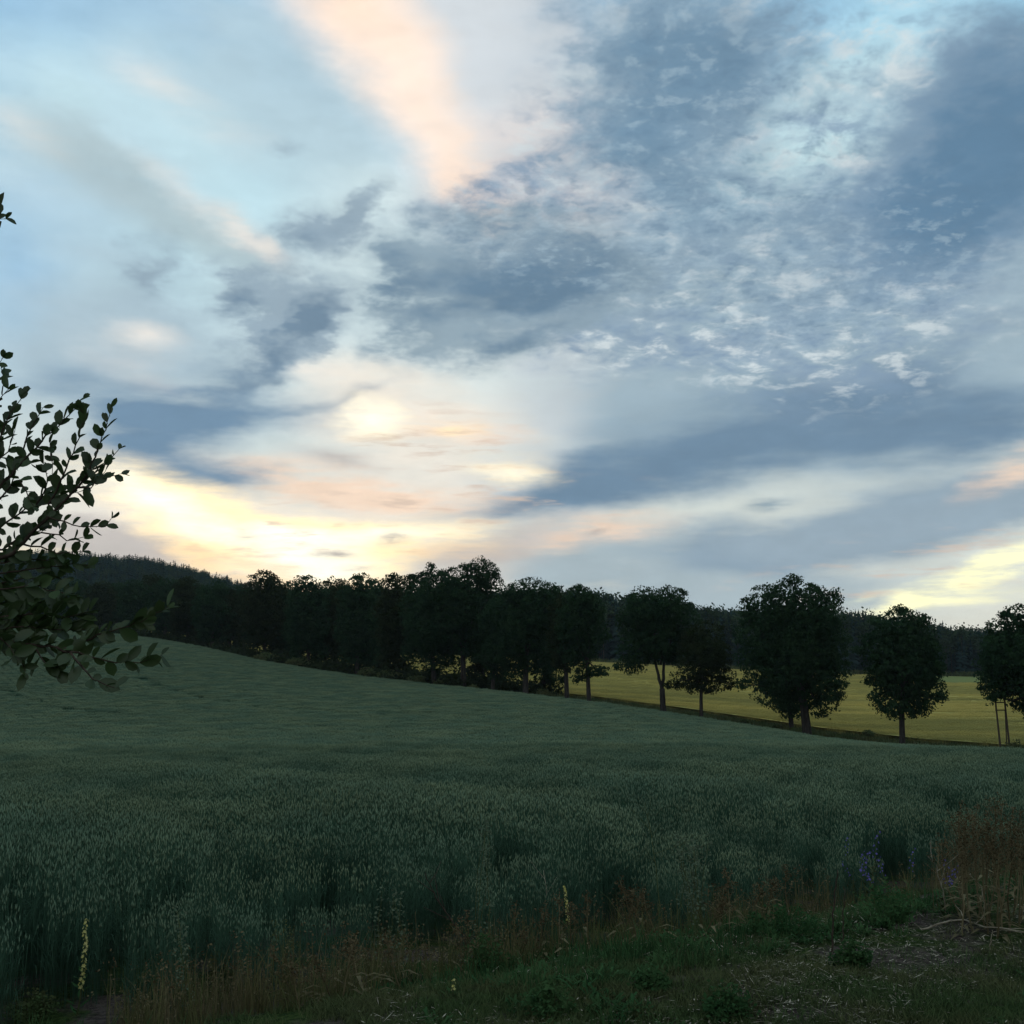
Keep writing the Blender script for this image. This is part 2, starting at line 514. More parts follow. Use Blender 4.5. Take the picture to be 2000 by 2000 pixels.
def scatter(name, protos, pts, mats):
    """ONE object: its mesh carries the prototypes and loose points; geometry nodes put a prototype on every point.
    protos: list of (V, F); pts: array rows x y z rz scale proto tilt"""
    V, F, pid = [], [], []
    n = 0
    for k, (pv, pf) in enumerate(protos):
        V.append(pv)
        F += [(np.asarray(f) + n, m) for f, m in pf]
        pid.append(np.full(len(pv), k))
        n += len(pv)
    pts = np.asarray(pts, dtype=float)
    V.append(pts[:, :3])
    pid.append(np.full(len(pts), -1))
    pid = np.concatenate(pid).astype(np.int32)
    me = mesh_np(name, np.concatenate(V), F, mats)

    def attr(nm, typ, vals):
        a = me.attributes.new(nm, typ, 'POINT')
        arr = np.zeros(len(pid), dtype=np.int32 if typ == 'INT' else np.float32)
        if vals is None:
            arr[:] = pid
        else:
            arr[n:] = vals
        a.data.foreach_set('value', arr)
    attr('pid', 'INT', None)
    attr('pk', 'INT', pts[:, 5])
    attr('rz', 'FLOAT', pts[:, 3])
    attr('sc', 'FLOAT', pts[:, 4])
    attr('tl', 'FLOAT', pts[:, 6] if pts.shape[1] > 6 else np.zeros(len(pts)))
    o = obj(name, me)
    ng = bpy.data.node_groups.new(name + '_scatter', 'GeometryNodeTree')
    ng.interface.new_socket('Geometry', in_out='INPUT', socket_type='NodeSocketGeometry')
    ng.interface.new_socket('Geometry', in_out='OUTPUT', socket_type='NodeSocketGeometry')
    N, L = ng.nodes, ng.links
    gi, go = N.new('NodeGroupInput'), N.new('NodeGroupOutput')

    def named(nm, typ):
        a = N.new('GeometryNodeInputNamedAttribute')
        a.data_type = typ
        a.inputs[0].default_value = nm
        return a.outputs[0]

    def cmp(sock, v):
        c = N.new('FunctionNodeCompare')
        c.data_type = 'INT'
        c.operation = 'EQUAL'
        L.new(sock, c.inputs[2])
        c.inputs[3].default_value = v
        return c.outputs[0]
    p_id, p_k = named('pid', 'INT'), named('pk', 'INT')
    sel = N.new('GeometryNodeSeparateGeometry')
    sel.domain = 'POINT'
    L.new(gi.outputs[0], sel.inputs[0])
    L.new(cmp(p_id, -1), sel.inputs[1])
    cx = N.new('ShaderNodeCombineXYZ')
    L.new(named('tl', 'FLOAT'), cx.inputs[0])
    L.new(named('rz', 'FLOAT'), cx.inputs[2])
    er = N.new('FunctionNodeEulerToRotation')
    L.new(cx.outputs[0], er.inputs[0])
    sc = named('sc', 'FLOAT')
    join = N.new('GeometryNodeJoinGeometry')
    for k in range(len(protos)):
        s = N.new('GeometryNodeSeparateGeometry')
        s.domain = 'POINT'
        L.new(gi.outputs[0], s.inputs[0])
        L.new(cmp(p_id, k), s.inputs[1])
        ip = N.new('GeometryNodeInstanceOnPoints')
        L.new(sel.outputs[0], ip.inputs['Points'])
        L.new(cmp(p_k, k), ip.inputs['Selection'])
        L.new(s.outputs[0], ip.inputs['Instance'])
        L.new(er.outputs[0], ip.inputs['Rotation'])
        L.new(sc, ip.inputs['Scale'])
        L.new(ip.outputs[0], join.inputs[0])
    L.new(join.outputs[0], go.inputs[0])
    md = o.modifiers.new('scatter', 'NODES')
    md.node_group = ng
    o['kind'] = 'stuff'
    return o


# ------------------------------------------------------------------ terrain height
B_AV = -0.727                     # avenue lines in plan: x = a + B_AV * y
CROP_H = 0.80


def u_of(px, py):
    d = ray(px, py)
    return d[0] / d[1]


EDGE_PX = [(-120, 1224), (0, 1228), (200, 1236), (300, 1247), (400, 1265), (500, 1289), (600, 1306), (700, 1321), (850, 1338), (1000, 1353),
           (1180, 1375), (1400, 1409), (1600, 1443), (1800, 1469), (2000, 1485), (2200, 1500)]
A_EDGE = 100.0


def y_line(u, a):
    return a / (np.maximum(u, -0.5) - B_AV)


_u, _z = [], []
for _px, _py in EDGE_PX:
    _uu = u_of(_px, _py)
    _yy = float(y_line(_uu, A_EDGE))
    _d = ray(_px, _py)
    _u.append(_uu)
    _z.append(EYE[2] + _d[2] * _yy / _d[1])
U_E, Z_E = np.array(_u), np.array(_z) - CROP_H
Y_F = 420.0
FAR_PX = [(-200, 1215), (300, 1232), (500, 1262), (700, 1276), (1000, 1288), (1250, 1300), (1450, 1311), (1650, 1320), (1900, 1323), (2200, 1326)]
U_F = np.array([u_of(*p) for p in FAR_PX])
Z_F = np.array([EYE[2] + ray(*p)[2] / ray(*p)[1] * Y_F for p in FAR_PX])


def sstep(x, a, b):
    t = np.clip((x - a) / (b - a), 0, 1)
    return t * t * (3 - 2 * t)


def h(x, y):
    x, y = np.asarray(x, dtype=float), np.asarray(y, dtype=float)
    r = np.hypot(x, y)
    az = np.arctan2(x, y)
    u = np.tan(np.clip(az, -0.6, 0.6))
    k = np.sqrt(1 + u * u)
    re = y_line(u, A_EDGE) * k
    ze = np.interp(u, U_E, Z_E)
    r1 = 45.0
    s0 = -0.055
    zn = -0.5 + s0 * (r - 7)
    z1 = -0.5 + s0 * (r1 - 7)
    t = np.clip((r - r1) / (re - r1), 0, 1)
    m0, m1 = s0 * (re - r1), 1.05 * (ze - z1)
    zh = (2 * t**3 - 3 * t**2 + 1) * z1 + (t**3 - 2 * t**2 + t) * m0 + (-2 * t**3 + 3 * t**2) * ze + (t**3 - t**2) * m1
    zf = np.where(r < r1, zn, zh)
    rf = np.maximum(Y_F * k, re + 90)
    zfar = np.interp(u, U_F, Z_F)
    s = np.clip((r - re) / (rf - re), 0, 1)
    s = np.where(s < 0.06, 0, (s - 0.06) / 0.94)
    zb = ze + (zfar - ze) * s
    z = np.where(r <= re, zf, zb)
    # the wooded hill behind on the left, a low rise on the right
    ridge = np.interp(u, [-0.6, -0.47, -0.40, -0.33, -0.28, -0.24, -0.19, -0.12, 0.0, 0.6], [67, 65, 63, 60, 52, 43, 31, 20, 10, 3])
    z = z + np.where(r > rf, sstep(r, rf, rf + 330) * np.maximum(ridge - zfar, 2), 0)
    # verge at the camera
    e = (y - 8.4 - 0.70 * x) / 1.22
    w = sstep(e, -2.3, 0.5)
    bump = 0.025 * np.sin(x * 2.1 + 1.3 * np.sin(y * 1.7)) + 0.02 * np.sin(y * 3.3 + x)
    return z * w + bump * (1 - w)


def hit(px, py, dz=0.0, r0=2.0, r1=600.0):
    """where a photograph pixel's ray meets the terrain raised by dz"""
    d = ray(px, py)
    t = np.geomspace(r0, r1, 4000)
    P = EYE + t[:, None] * d
    below = P[:, 2] < h(P[:, 0], P[:, 1]) + dz
    i = int(np.argmax(below)) if below.any() else len(t) - 1
    return P[i]


def ground_at(x, y):
    return np.array([x, y, float(h(x, y))])


# ------------------------------------------------------------------ materials
def ground_material():
    m = bpy.data.materials.new('soil_and_litter')
    m.use_nodes = True
    t = m.node_tree
    t.nodes.clear()
    g = NG(t)
    p = g.n('ShaderNodeNewGeometry').outputs['Position']
    f1, _ = g.noise(p, 1.3, 5, 0.6)
    f2, _ = g.noise(p, 22, 4, 0.65)
    f3, _ = g.noise(p, 70, 2, 0.6)
    soil = g.mix(g.smooth(f2, 0.35, 0.65), (0.038, 0.030, 0.026), (0.088, 0.070, 0.060))
    soil = g.mix(g.smooth(f3, 0.62, 0.72, 0, 0.55), soil, (0.22, 0.19, 0.16))
    green = g.mix(g.smooth(f2, 0.4, 0.6), (0.020, 0.034, 0.012), (0.045, 0.065, 0.020))
    c = g.mix(g.smooth(f1, 0.44, 0.56), soil, green)
    d = g.n('ShaderNodeBsdfDiffuse')
    g.put(d.inputs[0], c)
    b = g.n('ShaderNodeBump')
    b.inputs['Strength'].default_value = 0.9
    b.inputs['Distance'].default_value = 0.03
    g.put(b.inputs['Height'], g.math('MULTIPLY_ADD', f3, 0.5, f2))
    t.links.new(b.outputs[0], d.inputs['Normal'])
    o = g.n('ShaderNodeOutputMaterial')
    t.links.new(d.outputs[0], o.inputs[0])
    return m


M = dict(
    ground=ground_material(),
    canopy=material('green_crop_canopy', (0.078, 0.156, 0.098), (0.062, 0.130, 0.084), 0.6, coord='Position', detail=6),
    stalk=material('green_crop_stalk', (0.058, 0.110, 0.068), (0.046, 0.092, 0.058), 0.5, coord='Position', transl=0.25, rand=0.12),
    ear=material('green_crop_ear', (0.185, 0.238, 0.138), (0.120, 0.186, 0.122), 0.35, coord='Position', transl=0.2, rand=0.15),
    barley=material('ripening_barley', (0.520, 0.420, 0.125), (0.330, 0.300, 0.100), 0.10, coord='Position', detail=6, stretch=(0.35, 1.0, 1.0)),
    barley_ear=material('ripening_barley_ear', (0.550, 0.450, 0.140), (0.320, 0.300, 0.105), 0.07, coord='Position', detail=6, stretch=(0.3, 1.2, 1.0), transl=0.15, rand=0.1),
    far_green=material('far_green_crop', (0.19, 0.21, 0.075), (0.16, 0.19, 0.07), 0.1, coord='Position'),
    lane=material('pale_gravel', (0.34, 0.32, 0.29), (0.22, 0.21, 0.19), 1.5, coord='Position'),
    crown=material('chestnut_leaf', (0.020, 0.044, 0.022), (0.032, 0.062, 0.028), 0.7, coord='Position', transl=0.22),
    crown2=material('chestnut_leaf_darker', (0.022, 0.034, 0.016), (0.034, 0.046, 0.020), 0.7, coord='Position', transl=0.22),
    bark=material('grey_brown_bark', (0.060, 0.054, 0.048), (0.035, 0.031, 0.028), 2.0, coord='Position', stretch=(3, 3, 0.6)),
    spruce=material('spruce_needles', (0.018, 0.040, 0.038), (0.026, 0.050, 0.042), 0.05, coord='Position', rand=0.35),
    birchleaf=material('birch_leaf', (0.036, 0.060, 0.034), (0.045, 0.070, 0.036), 0.05, coord='Position', rand=0.3, transl=0.2),
    rough=material('rough_grass', (0.070, 0.100, 0.042), (0.100, 0.105, 0.048), 0.6, coord='Position', rand=0.3, transl=0.2),
    grass=material('verge_grass', (0.056, 0.088, 0.034), (0.085, 0.094, 0.042), 2.0, coord='Position', rand=0.3, transl=0.25),
    weed=material('weed_leaf', (0.030, 0.075, 0.028), (0.045, 0.085, 0.032), 3.0, coord='Position', rand=0.3, transl=0.25),
    verge_olive=material('olive_verge_grass', (0.075, 0.085, 0.034), (0.110, 0.100, 0.045), 1.2, coord='Position', rand=0.35, transl=0.2),
    dry=material('dry_brown_weed', (0.098, 0.080, 0.042), (0.160, 0.135, 0.076), 2.0, coord='Position', rand=0.3, transl=0.15),
    straw=material('pale_dry_straw', (0.36, 0.32, 0.24), (0.17, 0.14, 0.10), 9.0, coord='Position', rand=0.3),
    seed=material('rusty_seed_head', (0.108, 0.086, 0.046), (0.078, 0.060, 0.034), 20.0, coord='Position', rand=0.2),
    violet=material('violet_petal', (0.13, 0.12, 0.36), (0.17, 0.14, 0.42), 30.0, coord='Position', transl=0.3),
    yellow=material('yellow_petal', (0.48, 0.44, 0.12), (0.54, 0.50, 0.22), 30.0, coord='Position', transl=0.3),
    stem=material('green_stem', (0.060, 0.085, 0.035), (0.075, 0.085, 0.040), 8.0, coord='Position'),
    willow=material('oval_leaf', (0.034, 0.062, 0.020), (0.052, 0.080, 0.026), 9.0, coord='Object', transl=0.28, gloss=0.03, rough=0.45, rand=0.25),
    twig=material('brown_twig', (0.060, 0.046, 0.036), (0.040, 0.030, 0.024), 30.0, coord='Position'),
    pole=material('weathered_pole', (0.085, 0.066, 0.050), (0.060, 0.045, 0.035), 4.0, coord='Position', stretch=(6, 6, 0.5)),
)

# ------------------------------------------------------------------ ground sheet, reaches the horizon
rad = np.concatenate([[0.02], np.geomspace(0.6, 1250, 220)])
ang = np.concatenate([np.radians(np.arange(-180, -32, 4.0)), np.radians(np.arange(-32, 32, 0.25)), np.radians(np.arange(32, 180, 4.0))])
R_, A_ = np.meshgrid(rad, ang, indexing='ij')
gx, gy = R_ * np.sin(A_), R_ * np.cos(A_)
gV = np.stack([gx, gy, h(gx, gy)], -1).reshape(-1, 3)
nA = len(ang)
ii, jj = np.meshgrid(np.arange(len(rad) - 1), np.arange(nA), indexing='ij')
j2 = (jj + 1) % nA
gF = np.stack([ii * nA + jj, (ii + 1) * nA + jj, (ii + 1) * nA + j2, ii * nA + j2], -1).reshape(-1, 4)
tag(obj('ground', mesh_np('ground', gV, [(gF, 0)], [M['ground']], True)), kind='structure')


def sheet(name, us, afun, nr, dz, mat, y_near=None):
    """a sheet over the terrain between two distances for every lateral slope u"""
    rows = []
    for u in us:
        y0, y1 = afun(u)
        ys = y0 * (y1 / y0) ** np.linspace(0, 1, nr)
        x = u * ys
        rows.append(np.stack([x, ys, h(x, ys) + dz], -1))
    V = np.concatenate(rows)
    n = len(us)
    f = np.array([(i * nr + j, i * nr + j + 1, (i + 1) * nr + j + 1, (i + 1) * nr + j) for i in range(n - 1) for j in range(nr - 1)])[:, ::-1]
    me = mesh_np(name, V, [(f, 0)], [mat], True)
    return obj(name, me)


US = np.linspace(-0.62, 0.62, 220)
tag(sheet('green_field', US, lambda u: (34.0, float(y_line(u, A_EDGE - 0.6))), 90, 0.55, M['canopy']), kind='structure')
tag(sheet('barley_field', US, lambda u: (float(y_line(u, 121.0)), max(Y_F - 2, float(y_line(u, 121.0)) + 60) if u < 0.36 else 318.0), 60, 0.56, M['barley']), kind='structure')
tag(sheet('far_meadow', np.linspace(0.36, 0.62, 40), lambda u: (319.0, Y_F - 2), 12, 0.42, M['far_green']), kind='structure')
tag(sheet('lane', US, lambda u: (float(y_line(u, 110.3)), float(y_line(u, 113.6))), 4, 0.10, M['lane']), kind='structure')


# ------------------------------------------------------------------ crop: stalks with ears, scattered in patches
def crop_patch(size, n, hh, ear_len, ear_w, leaf=2, sw=0.006, seed=0, lean=0.10):
    r = np.random.default_rng(seed)
    V, Fs, Fe = [], [], []
    k = 0
    for _ in range(n):
        x, y = (r.random(2) - 0.5) * size
        H = hh * (0.78 + 0.32 * r.random())
        a = r.random() * 2 * math.pi
        ln = lean * r.random() * H
        tip = np.array([x + ln * math.cos(a), y + ln * math.sin(a), H])
        base = np.array([x, y, 0.0])
        mid = base * 0.45 + tip * 0.55
        mid[2] = H * 0.55
        b = r.random() * math.pi
        wv = np.array([math.cos(b), math.sin(b), 0]) * sw / 2
        V += [base - wv, base + wv, mid - wv, mid + wv, tip - wv, tip + wv]
        Fs += [(k, k + 1, k + 3, k + 2), (k + 2, k + 3, k + 5, k + 4)]
        k += 6
        for _l in range(leaf):
            z0 = H * (0.25 + 0.5 * r.random())
            p0 = base + (tip - base) * (z0 / H)
            a2 = r.random() * 2 * math.pi
            dl = np.array([math.cos(a2), math.sin(a2), 0])
            wd = np.array([-math.sin(a2), math.cos(a2), 0]) * sw * 1.1
            p1 = p0 + dl * 0.05 + np.array([0, 0, 0.10])
            p2 = p0 + dl * 0.16 + np.array([0, 0, 0.10 + 0.08 * r.random()])
            V += [p0 - wd * .6, p0 + wd * .6, p1 - wd, p1 + wd, p2]
            Fs += [(k, k + 1, k + 3, k + 2)]
            Fs += [(k + 2, k + 3, k + 4, k + 4)]
            k += 5
        # drooping ear: a spindle
        nod = np.array([math.cos(a), math.sin(a), 0]) * (0.02 + 0.32 * r.random())
        ax = nod + np.array([0, 0, 1.0])
        ax /= np.linalg.norm(ax)
        L = ear_len * (0.75 + 0.5 * r.random())
        s1 = np.cross(ax, [0.3, 1, 0.1])
        s1 /= np.linalg.norm(s1)
        s2 = np.cross(ax, s1)
        W = ear_w * (0.8 + 0.4 * r.random())
        c = tip + ax * L * 0.4
        V += [tip, c + s1 * W / 2, c + s2 * W / 2, c - s1 * W / 2, c - s2 * W / 2, tip + ax * L]
        for q in range(4):
            q2 = (q + 1) % 4
            Fe += [(k, k + 1 + q2, k + 1 + q), (k + 5, k + 1 + q, k + 1 + q2)]
        k += 6
    V = np.array(V)
    Fs = np.array(Fs)
    quads = Fs[Fs[:, 2] != Fs[:, 3]]
    tris = Fs[Fs[:, 2] == Fs[:, 3]][:, :3]
    return V, [(quads, 0), (tris, 0), (np.array(Fe), 1)]


def field_points(u0, u1, ymin, ymax_fun, step, jit=0.5):
    """roughly even points over a wedge of the terrain, rows of constant depth"""
    out = []
    y = ymin
    ymax_all = max(ymax_fun(u0), ymax_fun(u1), ymax_fun((u0 + u1) / 2))
    while y < ymax_all:
        x = np.arange(u0 * y, u1 * y, step)
        x = x + (rng.random(len(x)) - 0.5) * step * jit
        yy = y + (rng.random(len(x)) - 0.5) * step * jit
        out.append(np.stack([x, yy], -1))
        y += step
    return np.concatenate(out)


def pack(xy, nproto, smin=0.9, smax=1.1, dz=0.0, tilt=0.0):
    z = h(xy[:, 0], xy[:, 1]) + dz
    n = len(xy)
    return np.stack([xy[:, 0], xy[:, 1], z, rng.random(n) * 2 * math.pi, smin + (smax - smin) * rng.random(n),
                     rng.integers(0, nproto, n), (rng.random(n) - 0.5) * 2 * tilt], -1)


def edge_dist(xy):
    return (xy[:, 1] - 8.4 - 0.70 * xy[:, 0]) / 1.22


UV0, UV1 = -0.53, 0.53
# near crop: half-metre patches
near = field_points(UV0 - 0.05, UV1 + 0.05, 3.0, lambda u: 46.0, 0.46)
ed = edge_dist(near) + 0.35 * np.sin(near[:, 0] * 1.3) + 0.2 * rng.random(len(near))
near = near[(ed > 0.1)]
ed = ed[ed > 0.1]
keep = rng.random(len(near)) < np.clip(0.38 + ed * 0.28, 0, 1)
near, ed = near[keep], ed[keep]
protos_near = [crop_patch(0.56, 150, 0.90, 0.070, 0.0115, 2, 0.0040, 10 + k, 0.035) for k in range(6)]
far = field_points(UV0, UV1, 46.0, lambda u: float(y_line(u, A_EDGE)), 1.15)
uf = far[:, 0] / far[:, 1]
far = far[far[:, 1] < y_line(uf, A_EDGE - 0.8)]
# two faint wheel tracks in the far slope
for trk in ([(0, 1345), (60, 1368), (130, 1386), (220, 1397), (330, 1403)], [(270, 1325), (330, 1347), (400, 1366), (500, 1381), (640, 1392), (800, 1396)]):
    P3 = np.array([hit(px, py, 0.75, 20) for px, py in trk])[:, :2]
    tt = np.linspace(0, len(P3) - 1, 400)
    Q = np.stack([np.interp(tt, np.arange(len(P3)), P3[:, i]) for i in range(2)], -1)
    dmin = np.min(np.hypot(far[:, None, 0] - Q[None, :, 0], far[:, None, 1] - Q[None, :, 1]), axis=1)
    far = far[(dmin > 0.55) | (rng.random(len(far)) < 0.35)]
protos_far = [crop_patch(1.3, 300, 0.82, 0.13, 0.030, 1, 0.012, 40 + k) for k in range(4)]
pn = pack(near, 6, 0.90, 1.10, 0, 0.03)
pn[:, 4] *= np.clip(0.56 + 0.115 * ed + 0.10 * (rng.random(len(ed)) - .5), 0.45, 1.0) * (0.92 + 0.08 * np.sin(near[:, 0] * 1.1 + near[:, 1] * 0.7))
pf = pack(far, 4, 0.95, 1.05, 0.0, 0.03)
pf[:, 5] += 6
crop = scatter('green_crop', protos_near + protos_far, np.concatenate([pn, pf]), [M['stalk'], M['ear']])

# barley beyond the lane
bar = np.concatenate([field_points(-0.45, 0.53, 96.0, lambda u: 190.0, 1.3), field_points(-0.50, 0.53, 190.0, lambda u: Y_F - 3, 2.0)])
bar = bar[~((bar[:, 1] > 318) & (bar[:, 0] / bar[:, 1] > 0.36))]
ub = bar[:, 0] / bar[:, 1]
bar = bar[(bar[:, 1] > y_line(ub, 121.0)) ]
# lodged, darker streaks: gaps where the crop lies flatter
keep = np.sin(bar[:, 1] * 0.55 + 2.2 * np.sin(bar[:, 0] * 0.035) + 0.02 * bar[:, 0]) + 0.9 * np.sin(bar[:, 0] * 0.11 + bar[:, 1] * 0.05) < 1.45
bar = bar[keep]
protos_bar = [crop_patch(1.75, 210, 0.62, 0.14, 0.035, 0, 0.012, 70 + k, 0.25) for k in range(3)]
scatter('barley', protos_bar, pack(bar, 3, 0.9, 1.1, 0, 0.04), [M['barley'], M['barley_ear']])


# ------------------------------------------------------------------ grass tufts
def tuft(n, hh, spread, w, seed, droop=0.35):
    r = np.random.default_rng(seed)
    V, F = [], []
    k = 0
    for _ in range(n):
        a = r.random() * 2 * math.pi
        rr = spread * math.sqrt(r.random())
        p0 = np.array([rr * math.cos(a), rr * math.sin(a), -0.02])
        b = r.random() * 2 * math.pi
        d = np.array([math.cos(b), math.sin(b), 0])
        wd = np.array([-d[1], d[0], 0]) * w / 2
        H = hh * (0.4 + 0.6 * r.random())
        dr = droop * (0.3 + r.random()) * H
        p1 = p0 + d * dr * 0.3 + np.array([0, 0, H * 0.6])
        p2 = p0 + d * dr + np.array([0, 0, H])
        V += [p0 - wd, p0 + wd, p1 - wd * 0.8, p1 + wd * 0.8, p2]
        F += [(k, k + 1, k + 3, k + 2), (k + 2, k + 3, k + 4, k + 4)]
        k += 5
    F = np.array(F)
    return np.array(V), [(F[::2], 0), (F[1::2, :3], 0)]


# rough grass along both sides of the lane
lane_pts = []
for a0, a1, n in ((100.3, 109.6, 11000), (113.9, 120.6, 7000)):
    y = 80 * (330 / 80.0) ** rng.random(n)
    a = a0 + (a1 - a0) * rng.random(n)
    lane_pts.append(np.stack([a + B_AV * y, y], -1))
lane_pts = np.concatenate(lane_pts)
ok = np.abs(lane_pts[:, 0] / lane_pts[:, 1]) < 0.56
rough_protos = [tuft(26, 0.75, 0.45, 0.05, 100 + k) for k in range(4)]
scatter('rough_grass', rough_protos, pack(lane_pts[ok], 4, 0.3, 0.95, 0, 0.1), [M['rough']])


# ------------------------------------------------------------------ trees
def leaf_quads(C, size, r, up=0.35):
    """one pointed leaf-clump face per centre"""
    n = len(C)
    d = r.normal(size=(n, 3))
    d[:, 2] = d[:, 2] * 0.6 - up
    d /= np.linalg.norm(d, axis=1)[:, None]
    q = r.normal(size=(n, 3))
    s = np.cross(d, q)
    s /= np.linalg.norm(s, axis=1)[:, None] + 1e-9
    L = (size * (0.6 + 0.8 * r.random(n)))[:, None]
    V = np.stack([C - d * L * 0.5, C + s * L * 0.30, C + d * L * 0.5, C - s * L * 0.30], 1).reshape(-1, 3)
    F = np.arange(4 * n).reshape(n, 4)
    return V, F


def crown_mesh(name, lobes, leaf, dens, r, mat, core=True):
    """lobes: (cx,cy,cz,rx,ry,rz) local coordinates; each lobe carries domed clumps of leaves"""
    P, Rc, inner = [], [], []
    for (cx, cyy, cz, rx, ry, rz) in lobes:
        area = 4 * math.pi * ((rx * ry) ** 1.6 / 3 + (rx * rz) ** 1.6 / 3 + (ry * rz) ** 1.6 / 3) ** (1 / 1.6)
        ns = max(6, int(area * dens * 0.42))
        d = r.normal(size=(ns, 3))
        d /= np.linalg.norm(d, axis=1)[:, None]
        ph = r.random(6) * 6.3
        lump = 1 + 0.10 * np.sin(5 * d[:, 0] + ph[0]) * np.sin(5 * d[:, 2] + ph[1]) + 0.08 * np.sin(9 * d[:, 0] + ph[2]) * np.sin(9 * d[:, 1] + ph[3] + 6 * d[:, 2])
        rr = lump * (0.80 + 0.19 * r.random(ns) ** 0.6)
        keep = np.sin(7 * d[:, 0] + ph[4]) * np.sin(7 * d[:, 2] + ph[5]) * np.sin(6 * d[:, 1] + ph[1]) < 0.45
        q = np.array([cx, cyy, cz]) + d * rr[:, None] * np.array([rx, ry, rz])
        P.append(q[keep])
        if core:
            ni = max(6, int(area * dens * 0.30))
            d = r.normal(size=(ni, 3))
            d /= np.linalg.norm(d, axis=1)[:, None]
            inner.append(np.array([cx, cyy, cz]) + d * (0.66 * r.random(ni) ** 0.5)[:, None] * np.array([rx, ry, rz]))
    P = np.concatenate(P)
    Rc = leaf * (1.3 + 1.3 * r.random(len(P)))
    k = 13
    n = r.normal(size=(len(P) * k, 3)) * [1, 1, 0.9] + [0, 0, 0.45]
    n /= np.linalg.norm(n, axis=1)[:, None]
    C = np.repeat(P, k, axis=0) + n * np.repeat(Rc, k)[:, None] * [1.0, 1.0, 0.62] * (0.7 + 0.4 * r.random((len(n), 1)))
    # leaves lie like shingles on their clump, tips hanging
    nn = n + r.normal(size=n.shape) * 0.35
    t = np.array([0, 0, -1.0]) - nn * (nn @ np.array([0, 0, -1.0]))[:, None] + r.normal(size=n.shape) * 0.45
    t /= np.linalg.norm(t, axis=1)[:, None] + 1e-9
    s = np.cross(nn, t)
    s /= np.linalg.norm(s, axis=1)[:, None] + 1e-9
    L = (leaf * (0.7 + 0.7 * r.random(len(C))))[:, None]
    V = np.stack([C - t * L * 0.5, C + s * L * 0.32, C + t * L * 0.5, C - s * L * 0.32], 1).reshape(-1, 3)
    F = np.arange(len(V)).reshape(-1, 4)
    if core:
        I = np.concatenate(inner)
        V2, F2 = leaf_quads(I, leaf * 2.6, r)
        F = np.concatenate([F, F2 + len(V)])
        V = np.concatenate([V, V2])
    return mesh_np(name, V, [(F, 0)], [mat])


def limb(mb, p0, p1, r0, r1, r, n=5, wob=0.05, ns=7):
    p0, p1 = np.array(p0, float), np.array(p1, float)
    t = np.linspace(0, 1, n)[:, None]
    L = np.linalg.norm(p1 - p0)
    P = p0 + (p1 - p0) * t + r.normal(size=(n, 3)) * wob * L * np.sin(np.pi * t) * 0.5
    mb.tube(P, np.linspace(r0, r1, n), ns)


